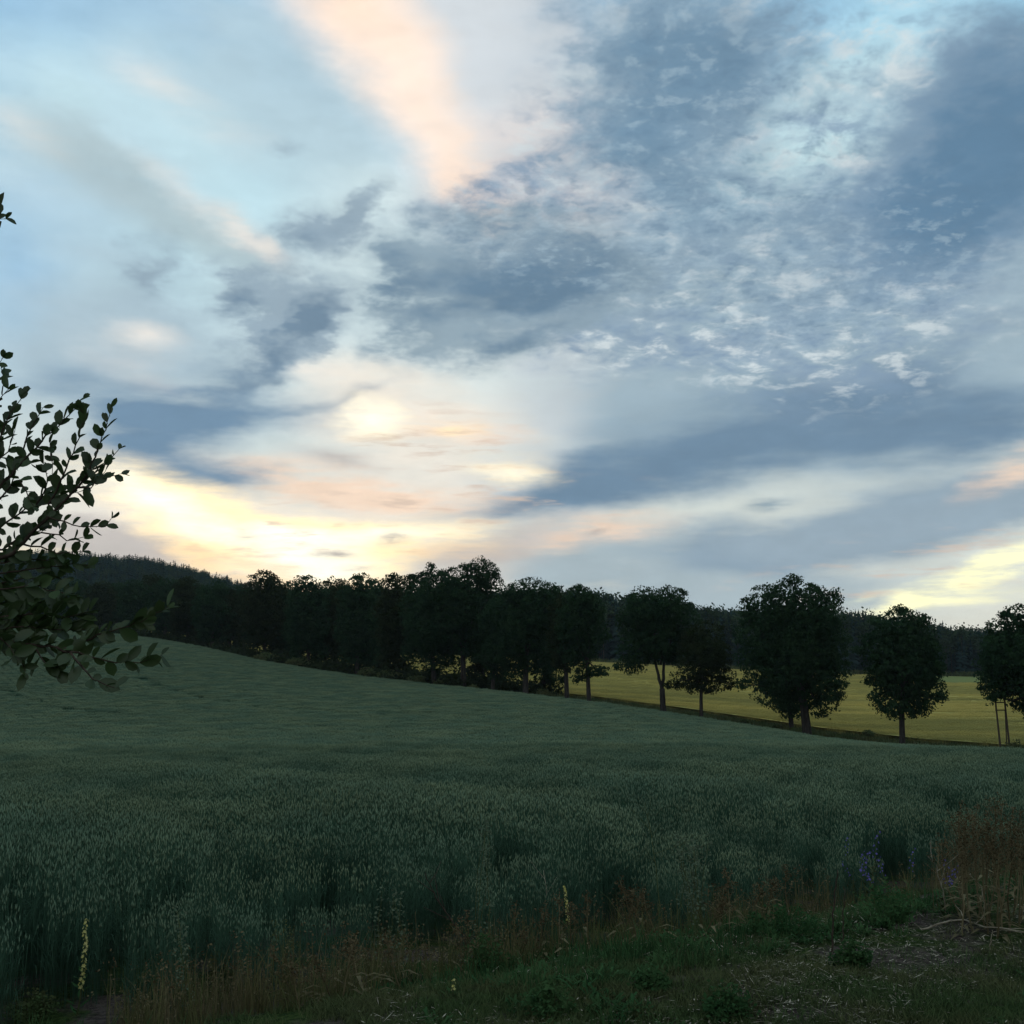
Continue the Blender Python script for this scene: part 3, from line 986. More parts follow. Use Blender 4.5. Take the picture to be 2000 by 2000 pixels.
def px_tree(label, base, a, lobes, trunk_w, group='trees lining the lane', fork=None, leaf=0.24, dens=6.6, mat='crown', seed=1, cat='tree', trunk_top=None):
    """a tree of the avenue: the base stands on avenue line a; lobes are measured in the photograph at the tree's distance"""
    r = np.random.default_rng(seed)
    u = u_of(*base)
    y = float(a / (u - B_AV))
    x = u * y
    B = ground_at(x, y)
    root = empty('avenue_tree', B)
    tag(root, label, cat, group)
    s = y / FPX * 1.0
    loc = []
    for (px, py, rx, ry) in lobes:
        p = at_depth(px, py, y) - B
        rm = (rx + ry) * 0.5 * s
        loc.append((p[0], (r.random() - 0.5) * rm * 1.1, p[2], rx * s * 0.93, max(rm, 0.8 * rx * s), ry * s * 0.95))
    # a few lobes front and back so that the crown is as deep as wide
    x0 = np.mean([l[0] for l in loc])
    W = max(l[0] + l[3] for l in loc) - min(l[0] - l[3] for l in loc)
    ztop = max(l[2] + l[5] for l in loc)
    zbot = min(l[2] - l[5] for l in loc)
    for k in range(6):
        f = 0.25 + 0.5 * r.random()
        sg = 1 if k % 2 else -1
        loc.append((x0 + (r.random() - 0.5) * W * 0.35, sg * W * 0.22, zbot + (ztop - zbot) * f, W * 0.22, W * 0.22, (ztop - zbot) * 0.2))
    # sprigs that break the outline
    for k in range(16):
        l = loc[r.integers(0, len(lobes))]
        q = r.normal(size=3) * [1, .7, .9]
        q /= np.linalg.norm(q)
        f = 0.16 + 0.14 * r.random()
        m = (l[3] + l[5]) * .5
        loc.append((l[0] + q[0] * l[3] * .97, l[1] + q[1] * l[4] * .97, l[2] + q[2] * l[5] * .97, m * f * 1.3, m * f * 1.3, m * f * .8))
    obj('crown', crown_mesh('crown', loc, leaf, dens, r, M[mat]), root)
    mb = MB()
    tw = trunk_w * s * 0.5
    zt = zbot + (ztop - zbot) * 0.3
    xc = x0
    if fork:
        fz = at_depth(fork[0][0], fork[0][1], y) - B
        limb(mb, (0, 0, -0.5), (fz[0], 0, fz[2]), tw * 1.25, tw * 1.05, r, 5, 0.02)
        for q in fork[1:]:
            e = at_depth(q[0], q[1], y) - B
            limb(mb, (fz[0], 0, fz[2] - 0.15), (e[0], (r.random() - 0.5) * 0.6, e[2]), tw * 0.7, tw * 0.5, r, 6, 0.03)
            limb(mb, (e[0], 0, e[2] - 0.1), (x0 + (e[0] - x0) * 2.2, 0.2, zt + (ztop - zt) * 0.5), tw * 0.5, 0.06, r)
    else:
        mb.tube([(0, 0, -0.5), (0, 0, 0.05), (0.02, 0, 0.5), (xc * 0.12, 0.03, zt * 0.45), (xc * 0.4, 0, zt)], np.array([1.6, 1.35, 1.08, 0.95, 0.8]) * tw, 9)
    for l in loc[:len(lobes)]:
        z0 = zt * (0.75 + 0.3 * r.random())
        limb(mb, (xc * 0.4 * z0 / zt, 0, min(z0, zt)), (l[0], l[1], l[2]), tw * 0.42, 0.04, r, 5, 0.08, 5)
    obj('trunk', mb.mesh('trunk', [M['bark']], True), root)
    return root


px_tree('avenue tree with a single clear trunk, alone between the largest tree and the right edge', (1762, 1453), 106,
        [(1745, 1232, 50, 45), (1775, 1238, 48, 45), (1728, 1285, 42, 55), (1800, 1288, 36, 50), (1760, 1300, 65, 60), (1740, 1348, 42, 45), (1798, 1342, 40, 48),
         (1755, 1382, 44, 24), (1802, 1376, 28, 25), (1841, 1363, 10, 10), (1718, 1372, 16, 18)], 11, seed=11, leaf=0.22)
px_tree('largest avenue tree with a broad domed crown and thick pale grey trunk', (1577, 1440), 106,
        [(1500, 1190, 55, 48), (1560, 1172, 58, 48), (1605, 1192, 42, 50), (1480, 1240, 50, 60), (1560, 1250, 75, 70), (1612, 1262, 42, 62), (1490, 1295, 52, 50),
         (1590, 1318, 62, 60), (1540, 1330, 55, 50), (1625, 1330, 34, 40), (1500, 1350, 35, 30), (1600, 1370, 40, 32), (1450, 1338, 12, 13), (1460, 1190, 18, 22)], 17, seed=12, leaf=0.22)
px_tree('thin trunked avenue tree half hidden behind the largest tree, just left of its trunk', (1546, 1433), 117,
        [(1528, 1230, 45, 50), (1515, 1300, 45, 50), (1545, 1340, 40, 40), (1545, 1385, 28, 18), (1530, 1370, 30, 20)], 9, seed=13)
px_tree('small young avenue tree with a low spreading crown, left of the largest tree', (1369, 1385), 106,
        [(1380, 1248, 42, 36), (1362, 1290, 48, 36), (1400, 1285, 35, 35), (1345, 1325, 38, 20), (1402, 1322, 35, 24), (1370, 1342, 45, 14), (1320, 1338, 18, 10), (1420, 1335, 14, 14)], 7,
        seed=14, mat='crown2', leaf=0.20, dens=6.0)
px_tree('avenue tree whose trunk forks into two straight stems near the ground', (1297, 1377), 106,
        [(1258, 1175, 38, 30), (1310, 1172, 42, 28), (1238, 1215, 36, 40), (1330, 1210, 36, 38), (1285, 1225, 60, 50), (1243, 1265, 40, 38), (1320, 1262, 45, 40), (1233, 1298, 32, 20),
         (1288, 1280, 36, 18)], 10, seed=15, fork=[(1293, 1345), (1280, 1296), (1298, 1290)], leaf=0.22)
px_tree('slender avenue tree with one low leafy branch beside its trunk, left of the forked tree', (1150, 1361), 106,
        [(1130, 1172, 34, 28), (1155, 1190, 28, 34), (1115, 1220, 34, 40), (1155, 1235, 30, 45), (1130, 1270, 40, 38), (1168, 1312, 22, 12), (1136, 1322, 16, 12)], 8.5, seed=16)
px_tree('avenue tree with a bare snapped side branch on its thick trunk', (1107, 1353), 106,
        [(1098, 1200, 26, 40), (1095, 1255, 28, 45), (1104, 1290, 26, 22)], 9, seed=17, mat='crown2')
px_tree('avenue tree with a wide smoothly rounded top in the middle of the picture', (1026, 1341), 106,
        [(1040, 1160, 55, 30), (1000, 1200, 50, 45), (1065, 1200, 45, 42), (1030, 1240, 60, 50), (990, 1270, 45, 35), (1050, 1290, 40, 28), (1010, 1305, 32, 18), (1080, 1165, 25, 20)], 11, seed=18)
px_tree('avenue tree skirted by low leafy shoots, right of the wide round topped tree', (1060, 1347), 117,
        [(1068, 1250, 35, 45), (1072, 1300, 32, 25), (1082, 1328, 20, 10)], 8, seed=19)
px_tree('avenue tree with the tallest dark dome of the dense row', (905, 1333), 106,
        [(938, 1122, 36, 32), (905, 1140, 48, 36), (862, 1165, 48, 45), (958, 1160, 32, 42), (900, 1200, 68, 55), (842, 1220, 45, 50), (930, 1250, 50, 45), (870, 1270, 55, 38)], 11, seed=20)
px_tree('left one of the pair of thin trunks just right of the tallest dome', (945, 1335), 117,
        [(950, 1240, 35, 50), (942, 1290, 28, 25), (925, 1310, 18, 10)], 8, seed=21, mat='crown2')
px_tree('right one of the pair of thin trunks beside the tallest dome, with drooping side bough', (962, 1337), 106,
        [(968, 1220, 35, 50), (965, 1280, 32, 32), (980, 1305, 24, 12), (972, 1322, 14, 8)], 7, seed=22)
px_tree('loose topped avenue tree with airy tufts beside the tallest dome', (848, 1325), 106,
        [(842, 1112, 13, 14), (826, 1128, 20, 12), (822, 1152, 30, 22), (815, 1195, 38, 42), (835, 1245, 45, 40), (850, 1290, 35, 25), (812, 1270, 30, 28)], 9, seed=23, dens=5.2)
px_tree('avenue tree at the right edge of the picture, its crown hanging over the pole frame', (2032, 1482), 106,
        [(1985, 1208, 38, 26), (1952, 1240, 32, 30), (1955, 1275, 40, 40), (1938, 1312, 28, 36), (1995, 1290, 55, 60), (1962, 1335, 45, 32), (1944, 1362, 22, 16), (2050, 1230, 70, 60),
         (2060, 1320, 60, 60), (2010, 1375, 22, 28), (1967, 1198, 10, 10)], 16, seed=24, leaf=0.22)

# the closed left half of the avenue: trees that merge into one dark wall
TEMPL = [
    [(0, .84, .34, .16), (-.2, .68, .3, .2), (.22, .66, .3, .2), (0, .56, .42, .22), (-.22, .42, .28, .16), (.2, .42, .3, .17), (0, .3, .34, .12), (-.2, .2, .24, .1), (.22, .17, .2, .09)],
    [(-.06, .86, .3, .13), (.2, .74, .28, .18), (-.24, .66, .26, .2), (.05, .6, .44, .2), (.22, .44, .28, .16), (-.2, .4, .32, .16), (.05, .27, .3, .1), (.2, .2, .22, .1), (-.24, .15, .18, .08)],
    [(.08, .82, .36, .18), (-.2, .72, .28, .18), (.02, .55, .46, .22), (-.26, .46, .26, .18), (.28, .46, .24, .18), (0, .33, .4, .14), (-.1, .19, .3, .09), (.26, .2, .16, .1)],
]
ROW = [  # px, top row, width in px, leans on which avenue line
    (775, 1124, 84, 106), (738, 1128, 80, 117), (697, 1121, 86, 106), (655, 1128, 80, 117), (602, 1122, 92, 106), (558, 1134, 76, 117), (516, 1112, 92, 106),
    (476, 1140, 66, 117), (414, 1131, 80, 106), (366, 1127, 74, 106), (388, 1140, 60, 117), (322, 1128, 70, 106), (300, 1121, 60, 117), (262, 1131, 66, 106), (228, 1138, 56, 117),
    (196, 1134, 62, 106), (150, 1131, 64, 106), (105, 1128, 60, 106), (60, 1126, 60, 106), (15, 1124, 60, 106), (-25, 1122, 60, 106),
    (635, 1150, 70, 111), (716, 1150, 70, 111), (548, 1150, 66, 111), (448, 1150, 62, 111),
]
LBL = {775: 'avenue tree with a lacy thin top letting sky through, left of the loose topped tree',
       697: 'double humped avenue tree beneath the bright sunset gap',
       602: 'flat topped avenue tree right under the brightest sunset light',
       516: 'rounded avenue tree that rises highest in front of the wooded hill',
       414: 'greenish rounded avenue tree standing in front of the wooded hill'}
for k, (px, top, w, a) in enumerate(ROW):
    py = float(np.interp(px, [p[0] for p in EDGE_PX], [p[1] for p in EDGE_PX])) - (0 if a == 106 else 3)
    H = py - top
    lob = [(px + fx * w, py - fz * H, rx * w * 0.98, rz * H) for fx, fz, rx, rz in TEMPL[k % 3]]
    if px in (775,):
        lob += [(805, 1140, 14, 14), (760, 1132, 14, 10)]
    px_tree(LBL.get(px, 'dark avenue tree merging into the closed leafy wall on the left'), (px, py), a, lob, 7.5, leaf=0.36, dens=3.4, seed=200 + k, mat='crown' if k % 3 else 'crown2')


# tangled undergrowth below the closed row
ug = []
for _ in range(900):
    y = 138 * (330 / 138.0) ** rng.random()
    a = 103.5 + 14.5 * rng.random() if rng.random() < .55 else rng.choice([105.0, 117.5]) + rng.normal()
    if math.sin(y * .33) + math.sin(y * .71 + 1) > (1.0 if y > 172 else (0.2 if y > 154 else -3)):
        continue
    ug.append((a + B_AV * y, y))
ug = np.array(ug)


def thicket(seed):
    r = np.random.default_rng(seed)
    C = r.normal(size=(170, 3)) * [.8, .8, .55] + [0, 0, 1.0]
    V, F = leaf_quads(C, .5, r)
    return V, [(F, 0)]


scatter('undergrowth', [thicket(400 + k) for k in range(3)], pack(ug, 3, 0.5, 1.35, -0.1), [M['crown2']])
# ------------------------------------------------------------------ shrubs along the lane
def shrub(label, px, py, a, wpx, hpx, seed, mat='rough', leaf=0.2):
    r = np.random.default_rng(seed)
    u = u_of(px, py)
    y = float(a / (u - B_AV))
    B = ground_at(u * y, y)
    s = y / FPX
    root = empty('shrub', B)
    tag(root, label, 'shrub', 'shrubs along the lane')
    W, H = wpx * s, hpx * s
    lob = [((r.random() - .5) * W * .55, (r.random() - .5) * W * .5, H * (0.35 + 0.3 * r.random()), W * .26, W * .26, H * .30) for _ in range(6)]
    lob.append((0, 0, H * .75, W * .2, W * .2, H * .25))
    obj('foliage', crown_mesh('foliage', lob, leaf, 9.0, r, M[mat], False), root)
    mb = MB()
    for l in lob:
        limb(mb, ((r.random() - .5) * .2, (r.random() - .5) * .2, -.2), l[:3], 0.03, 0.01, r, 4, 0.05, 5)
    obj('stem', mb.mesh('stem', [M['bark']]), root)


for q in (
    ('small round dark bush beside the lone single trunked tree', 1783, 1459, 105, 22, 30, 1),
    ('big dark bush below the pole frame at the right edge', 1990, 1485, 103, 66, 48, 2),
    ('dark bush just left of the largest tree trunk', 1519, 1432, 104, 26, 24, 3),
    ('low bush between the small young tree and the largest tree', 1455, 1422, 104, 24, 20, 4),
    ('leafy bush at the foot of the tree with low shoots', 1062, 1350, 105, 40, 22, 5),
    ('low bush between the tallest dome and the pair of thin trunks', 925, 1342, 104, 24, 16, 6),
    ('dark bush left of the tallest dome trunk', 868, 1335, 104, 40, 24, 7),
    ('dark bush under the loose topped tree', 818, 1330, 104, 46, 26, 8),
    ('dark undergrowth bush under the lacy topped tree', 765, 1325, 104, 50, 26, 9),
    ('dark undergrowth bush under the double humped tree', 712, 1319, 104, 44, 26, 10),
    ('dark undergrowth bush under the flat topped tree', 590, 1302, 104, 56, 28, 11),
    ('dark undergrowth bush under the rounded tree by the hill', 520, 1290, 104, 60, 26, 12),
    ('short thin sapling bush standing at the edge of the barley', 1697, 1440, 119, 14, 16, 13),
):
    shrub(*q)

# ------------------------------------------------------------------ pole frame under the right edge tree
def pole_frame():
    y = float(104 / (u_of(1958, 1468) - B_AV))
    B = at_depth(1957, 1470, y)
    B[2] = float(h(B[0], B[1]))
    root = empty('pole_frame', B)
    tag(root, 'tall wooden frame of two leaning poles with crossbars under the right edge tree', 'pole frame')

    def P(px, py, dy=0.0):
        q = at_depth(px, py, y) - B
        q[1] += dy
        return q

    def bar(name, a, b, r0, r1):
        mb = MB()
        t = np.linspace(0, 1, 5)[:, None]
        mb.tube(a + (b - a) * t, np.linspace(r0, r1, 5), 8)
        return obj(name, mb.mesh(name, [M['pole']], True), root)
    bar('pole', P(1955.5, 1474), P(1940, 1330), .085, .065)
    bar('pole', P(1973, 1470), P(1958, 1330), .085, .065)
    bar('pole', P(1977, 1470, 0.9), P(1966, 1340, 0.5), .05, .04)
    for yy in (1372, 1387):
        q = (1474 - yy) / 144.0
        bar('crossbar', P(1955.5 - 15.5 * q - 2, yy), P(1973 - 15 * q + 2, yy), .045, .045)
    for yy in (1402, 1416, 1430, 1444):
        q = (1474 - yy) / 144.0
        bar('rung', P(1973 - 15 * q, yy), P(1977 - 11 * q, yy, 0.9 - 0.4 * q), .025, .025)


pole_frame()


# ------------------------------------------------------------------ far forest and hill wood
def spruce(hh, w, seed, tiers=11, bare=0.12):
    r = np.random.default_rng(seed)
    V, F = [], []
    k = 0

    def quad(a, b, c, d):
        nonlocal k
        V.extend([a, b, c, d])
        F.append((k, k + 1, k + 2, k + 3))
        k += 4
    tr = 0.012 * hh
    for q in range(3):
        a = q * math.pi / 3
        s = np.array([math.cos(a), math.sin(a), 0]) * tr
        quad(-s, s, s * .3 + [0, 0, hh * .95], -s * .3 + [0, 0, hh * .95])
    for i in range(tiers):
        f = bare + (1 - bare) * i / tiers
        z = hh * f
        L = w * (1 - f) ** 0.8 * (0.8 + 0.35 * r.random()) + 0.25
        nb = 8 if i < tiers - 3 else 5
        o = r.random() * 6.3
        for b in range(nb):
            a = o + b * 2 * math.pi / nb + r.normal() * .2
            d = np.array([math.cos(a), math.sin(a), 0])
            sd = np.array([-d[1], d[0], 0])
            Lb = L * (0.65 + 0.5 * r.random())
            z0 = z + r.normal() * hh * .02
            p0 = np.array([0, 0, z0 + 0.05 * hh])
            p1 = d * Lb + np.array([0, 0, z0 - 0.15 * Lb])
            wv = sd * Lb * 0.42
            mid = (p0 + p1) * 0.5 + np.array([0, 0, -0.10 * Lb])
            quad(p0, mid - wv, p1, mid + wv)
    quad(np.array([-.25, 0, hh * .9]), np.array([.25, 0, hh * .9]), np.array([.05, 0, hh * 1.03]), np.array([-.05, 0, hh * 1.03]))
    return np.array(V), [(np.array(F), 0)]


def leafy(hh, w, seed, n=260, bare=0.35):
    r = np.random.default_rng(seed)
    C = []
    for _ in range(9):
        c = np.array([r.normal() * w * .3, r.normal() * w * .3, hh * (bare + 0.12 + (0.82 - bare) * r.random())])
        C.append(c + r.normal(size=(n // 9, 3)) * np.array([w * .22, w * .22, hh * .06]))
    V, F = leaf_quads(np.concatenate(C), 0.95, r)
    s = 0.012 * hh
    T = np.array([[-s, 0, 0], [s, 0, 0], [s * .4, 0, hh * .9], [-s * .4, 0, hh * .9], [0, -s, 0], [0, s, 0], [0, s * .4, hh * .9], [0, -s * .4, hh * .9]])
    return np.concatenate([V, T]), [(F, 1), (np.array([[0, 1, 2, 3], [4, 5, 6, 7]]) + len(V), 2)]


fp = [spruce(18, 3.0, 1), spruce(18, 2.5, 2, 13), spruce(18, 3.4, 3, 10, 0.3), leafy(18, 4.5, 4), leafy(18, 3.6, 5, 220, 0.5), spruce(18, 6.5, 6, 9), leafy(18, 9.0, 7, 200, 0.1)]
FT_U = [u_of(px, 1250) for px in (-200, 100, 455, 600, 800, 1000, 1150, 1240, 1400, 1445, 1640, 1690, 1760, 1850, 1950, 2200)]
FT_PY = [1190, 1190, 1175, 1160, 1158, 1156, 1157, 1168, 1192, 1196, 1198, 1200, 1210, 1224, 1232, 1236]


def forest_points():
    out = []
    n = 5200
    u = -0.62 + 1.24 * rng.random(n)
    y = Y_F + 3 + 62 * rng.random(n) ** 1.3
    for ui, yi in zip(u, y):
        x = ui * yi
        z = float(h(x, yi))
        px = 1000 + ui * FPX * 1.003
        top_py = np.interp(ui, FT_U, FT_PY)
        hh = (EYE[2] + ray(px, top_py)[2] / ray(px, top_py)[1] * yi) - z
        hh *= 0.80 + 0.24 * rng.random() ** 1.5
        k = rng.choice(5, p=[.28, .26, .18, .14, .14])
        out.append((x, yi, z - 0.2, rng.random() * 6.3, max(hh, 8) / 18.0, k, 0))
    n = 11000
    u = -0.62 + 0.52 * rng.random(n)
    y = Y_F + 60 + 420 * rng.random(n)
    x = u * y
    z = h(x, y)
    hs = (6.5 + 4.0 * rng.random(n) ** 2) / 18
    out = np.array(out)
    hill = np.stack([x, y, z - .2, rng.random(n) * 6.3, hs, rng.choice([2, 5, 6], n, p=[.15, .55, .3]), np.zeros(n)], -1)
    return np.concatenate([out, hill])


forest = scatter('forest', fp, forest_points(), [M['spruce'], M['birchleaf'], M['bark']])
# the trees that stand out against the sky on the right, one by one
ft_mesh = []
for k, (v, f) in enumerate([spruce(18, 2.6, 21, 13, 0.25), spruce(18, 2.2, 22, 12, 0.15), leafy(18, 4.2, 23, 240, 0.45), leafy(18, 3.4, 24, 200, 0.55), spruce(18, 3.0, 25, 9, 0.45)]):
    ft_mesh.append(mesh_np('forest_tree', v, f, [M['spruce'], M['birchleaf'], M['bark']]))
ft = np.random.default_rng(91)
for k in range(46):
    px = 1625 + 330 * (k + ft.random()) / 46 if k < 34 else 1395 + 60 * (k - 34 + ft.random()) / 12
    u = u_of(px, 1250)
    y = Y_F + 6 + 14 * ft.random()
    g0 = ground_at(u * y, y)
    ty = float(np.interp(px, [1390, 1440, 1640, 1690, 1760, 1850, 1960], [1186, 1192, 1192, 1194, 1206, 1218, 1228])) + ft.normal() * 5 + 3
    hh = EYE[2] + ray(px, ty)[2] / ray(px, ty)[1] * y - g0[2]
    o = obj('forest_tree', ft_mesh[ft.integers(0, 5)], None, g0)
    o.scale = (hh / 18 * .9, hh / 18 * .9, hh / 18)
    o.rotation_euler = (0, 0, ft.random() * 6.3)
    tag(o, 'dark bluish tree standing out on the skyline of the far forest', 'tree', 'trees on the far skyline')

# pale scrub along the forest edge
scrub_xy = np.stack([(-0.1 + 0.65 * rng.random(500)) * (Y_F - 4), Y_F - 6 + 6 * rng.random(500)], -1)
scatter('scrub', [tuft(40, 2.2, 1.6, 0.35, 130 + k, 0.5) for k in range(3)], pack(scrub_xy, 3, 0.5, 1.4), [M['rough']])


# ------------------------------------------------------------------ overhanging tree on the left: branches, twigs, oval leaves
def oval_leaf(L, W, seed):
    r = np.random.default_rng(seed)
    t = np.array([0, 0.22, 0.5, 0.78, 1.0])
    w = np.array([0.06, 0.72, 1.0, 0.84, 0.0]) * W / 2
    bend = 0.10 * L * (r.random() * 2 - 0.4)
    V, F = [], []
    for ti, wi in zip(t, w):
        zc = -bend * math.sin(ti * math.pi * .5) * ti
        V += [(-wi, ti * L, zc + wi * 0.35), (0, ti * L, zc), (wi, ti * L, zc + wi * 0.35)]
    for i in range(4):
        for j in range(2):
            a = i * 3 + j
            F.append((a, a + 1, a + 4, a + 3))
    V = [(0, -0.18 * L, 0.0), (0.0015, -0.18 * L, 0)] + V
    F = [tuple(q + 2 for q in f) for f in F]
    F.append((0, 1, 3, 2))
    return mesh_np('leaf', np.array(V), [(np.array(F), 0)], [M['willow']], True)


def overhang():
    r = np.random.default_rng(5)
    root_p = ground_at(-2.75, 3.7)
    root = empty('overhanging_tree', root_p)
    tag(root, 'leafy tree reaching into the left edge with dark oval leaves on thin twigs', 'tree')
    leaf_me = [oval_leaf(0.050, 0.031, k) for k in range(3)] + [oval_leaf(0.056, 0.024, 7), oval_leaf(0.040, 0.028, 8)]

    def W(px, py, d):
        p = at_depth(px, py, d)
        return p

    # trunk and limbs outside the frame
    hub = [W(-330, 1150, 3.7), W(-260, 900, 3.6), W(-300, 560, 3.8)]
    mb = MB()
    top = W(-300, 380, 3.9)
    P = [root_p + [0, 0, -.2], root_p + [0.02, 0, .8], hub[0], hub[1], hub[2], top, top + [-.1, .1, .9]]
    mb.tube(np.array(P) - root_p, [.10, .085, .07, .055, .045, .03, .01], 9)
    obj('trunk', mb.mesh('trunk', [M['bark']], True), root)
    tw = []          # twigs: list of (points px,py), depth, r0, leaf spacing, leaf scale

    def twig(pts, d=3.6, r0=.004, sp=15, sc=1.0, bare=0.0, d2=None):
        tw.append((pts, d, r0, sp, sc, bare, d2 if d2 is not None else d + r.normal() * .12))
    # upper spray
    twig([(-230, 1120), (-90, 1110), (20, 1085), (75, 1030), (114, 993), (140, 965), (167, 934), (188, 886), (198, 862), (205, 841), (212, 815), (218, 796)], 3.6, .011, 13, 1.0, .35)
    twig([(95, 985), (119, 941), (133, 908), (152, 860), (164, 812), (157, 796)], 3.55, .004, 16)
    twig([(-40, 1000), (0, 950), (31, 917), (64, 879), (93, 850), (124, 822), (142, 804), (150, 786), (165, 776)], 3.7, .006, 12, .95)
    twig([(31, 917), (48, 870), (62, 836), (76, 808), (84, 794)], 3.7, .004, 15)
    twig([(-60, 960), (-20, 890), (0, 855), (14, 822), (29, 793), (45, 774), (50, 768)], 3.65, .006, 12)
    twig([(90, 1010), (117, 1017), (152, 1028), (198, 1030), (212, 1024), (217, 1012)], 3.5, .003, 15, .9)
    twig([(80, 1040), (114, 1043), (131, 1060), (145, 1054), (162, 1049)], 3.55, .003, 16, .9)
    twig([(30, 1060), (90, 1072), (112, 1084), (135, 1078), (158, 1078)], 3.6, .004, 14)
    twig([(180, 905), (195, 915), (210, 903), (222, 888), (232, 876)], 3.55, .003, 12, .75)
    twig([(176, 940), (190, 946), (207, 934), (225, 930), (238, 925)], 3.55, .003, 13, .9)
    twig([(150, 950), (176, 955), (190, 940), (205, 920)], 3.5, .003, 13)
    twig([(38, 938), (50, 955), (57, 974), (66, 990)], 3.65, .003, 14)
    twig([(102, 900), (98, 880), (97, 862), (103, 905), (100, 925)], 3.7, .003, 14, .9)
    twig([(-60, 780), (-25, 760), (0, 742), (8, 728), (3, 718)], 3.6, .004, 13)
    twig([(-60, 1050), (0, 1030), (40, 1000), (80, 975), (115, 960)], 3.75, .005, 11)
    twig([(-60, 1080), (0, 1075), (40, 1050), (70, 1040), (105, 1020)], 3.8, .005, 11)
    twig([(-60, 1000), (-10, 985), (20, 950), (30, 915), (60, 905)], 3.8, .005, 11)
    twig([(-60, 900), (-20, 905), (10, 890), (22, 862), (30, 838)], 3.8, .004, 12)
    twig([(100, 985), (130, 960), (152, 960), (165, 958)], 3.65, .003, 11, 1.1)
    twig([(60, 1000), (85, 962), (95, 930), (85, 905)], 3.75, .004, 12, 1.1)
    twig([(-80, 830), (-40, 812), (-10, 790), (4, 775), (14, 760)], 3.7, .004, 13)
    twig([(-120, 500), (-60, 470), (-28, 446), (-12, 434), (2, 427), (10, 424)], 3.6, .005, 12, 1.05, .5)
    twig([(-36, 452), (-18, 432), (-6, 420), (-4, 410)], 3.6, .003, 12, 1.0)
    twig([(-50, 740), (-20, 722), (2, 706), (4, 698)], 3.6, .003, 13, .9)
    # lower spray
    twig([(-240, 1270), (-100, 1262), (0, 1252), (47, 1258), (85, 1262), (125, 1268), (160, 1256), (191, 1241), (215, 1234), (248, 1226), (282, 1208), (316, 1194), (326, 1184)], 3.3, .008, 15, .95, .2)
    twig([(110, 1264), (129, 1270), (176, 1283), (220, 1292), (272, 1293), (300, 1286), (314, 1278)], 3.25, .004, 22, .95)
    twig([(125, 1268), (142, 1278), (160, 1306), (191, 1329), (210, 1340), (222, 1345)], 3.2, .004, 20, .95)
    twig([(60, 1258), (78, 1280), (90, 1295), (105, 1299), (112, 1310)], 3.3, .003, 16)
    twig([(20, 1255), (36, 1275), (46, 1300), (48, 1315)], 3.35, .003, 15, .9)
    twig([(-120, 1200), (0, 1205), (65, 1200), (137, 1205), (176, 1196)], 3.4, .006, 12)
    twig([(-120, 1160), (0, 1150), (72, 1143), (98, 1153), (140, 1159), (152, 1162)], 3.5, .005, 14, 1.1)
    twig([(-100, 1120), (0, 1120), (60, 1112), (110, 1105), (150, 1100), (172, 1106)], 3.6, .005, 11)
    twig([(-80, 1185), (0, 1180), (50, 1172), (100, 1180), (130, 1175)], 3.5, .004, 11, 1.1)
    twig([(-80, 1225), (0, 1228), (60, 1225), (120, 1232), (165, 1228)], 3.4, .004, 12)
    twig([(-80, 1240), (0, 1245), (30, 1275), (20, 1290)], 3.35, .004, 13)
    twig([(-60, 1130), (0, 1138), (50, 1130), (90, 1125), (125, 1135)], 3.65, .004, 11)
    twig([(-60, 1095), (0, 1098), (40, 1092), (85, 1095), (120, 1088)], 3.7, .004, 11)
    tw = [(p, d, r0, sp * (.72 if p[-1][1] > 1170 else 1.05), sc * (1.12 if p[-1][1] > 1170 else .95), b, d2) for p, d, r0, sp, sc, b, d2 in tw]
    rest_V, rest_F, rn = [], [], 0
    cand = []
    for (pts, d, r0, sp, sc, bare, d2) in tw:
        Pp = np.array(pts, float)
        seg = np.concatenate([[0], np.cumsum(np.hypot(*np.diff(Pp, axis=0).T))])
        tot = seg[-1]
        m = max(6, int(tot / 14))
        tt = np.linspace(0, tot, m)
        qx, qy = np.interp(tt, seg, Pp[:, 0]), np.interp(tt, seg, Pp[:, 1])
        dd = d + (d2 - d) * tt / tot
        W3 = np.array([W(a, b, c) for a, b, c in zip(qx, qy, dd)])
        W3 = W3 + r.normal(size=W3.shape) * 0.002
        mb = MB()
        mb.tube(W3 - root_p, np.linspace(r0, 0.0009, m), 6)
        obj('branch', mb.mesh('branch', [M['twig']], True), root)
        # leaves, alternate along the outer part
        s = tot * bare
        side = 1
        while s <= tot + 1:
            i = min(np.searchsorted(tt, s), m - 1)
            j = max(i - 1, 0)
            p = W3[i]
            tan = W3[i] - W3[j] if i > 0 else W3[1] - W3[0]
            tan /= np.linalg.norm(tan) + 1e-9
            off = np.cross(tan, np.array([0, 1.0, 0])) * side
            tipness = s / tot
            dirv = tan * (0.55 + 0.5 * tipness) + off * (0.9 - 0.4 * tipness) + r.normal(size=3) * 0.35
            dirv += np.array([0, 0, 0.25 if pts[-1][1] < 1100 else 0.05])
            dirv /= np.linalg.norm(dirv)
            cand.append((p - root_p, dirv, sc * (0.72 + 0.62 * r.random() ** 1.3) * (1 - 0.25 * max(0, tipness - .8) / .2)))
            side = -side
            s += sp * (0.46 + 0.45 * r.random())
    r.shuffle(cand)
    # leaves inside the picture first
    def vis(c):
        q = c[0] + root_p - EYE
        return 1000 + FPX * q[0] / (q[1] * CP + q[2] * SP)
    cand.sort(key=lambda c: 0 if vis(c) > -15 else 1)
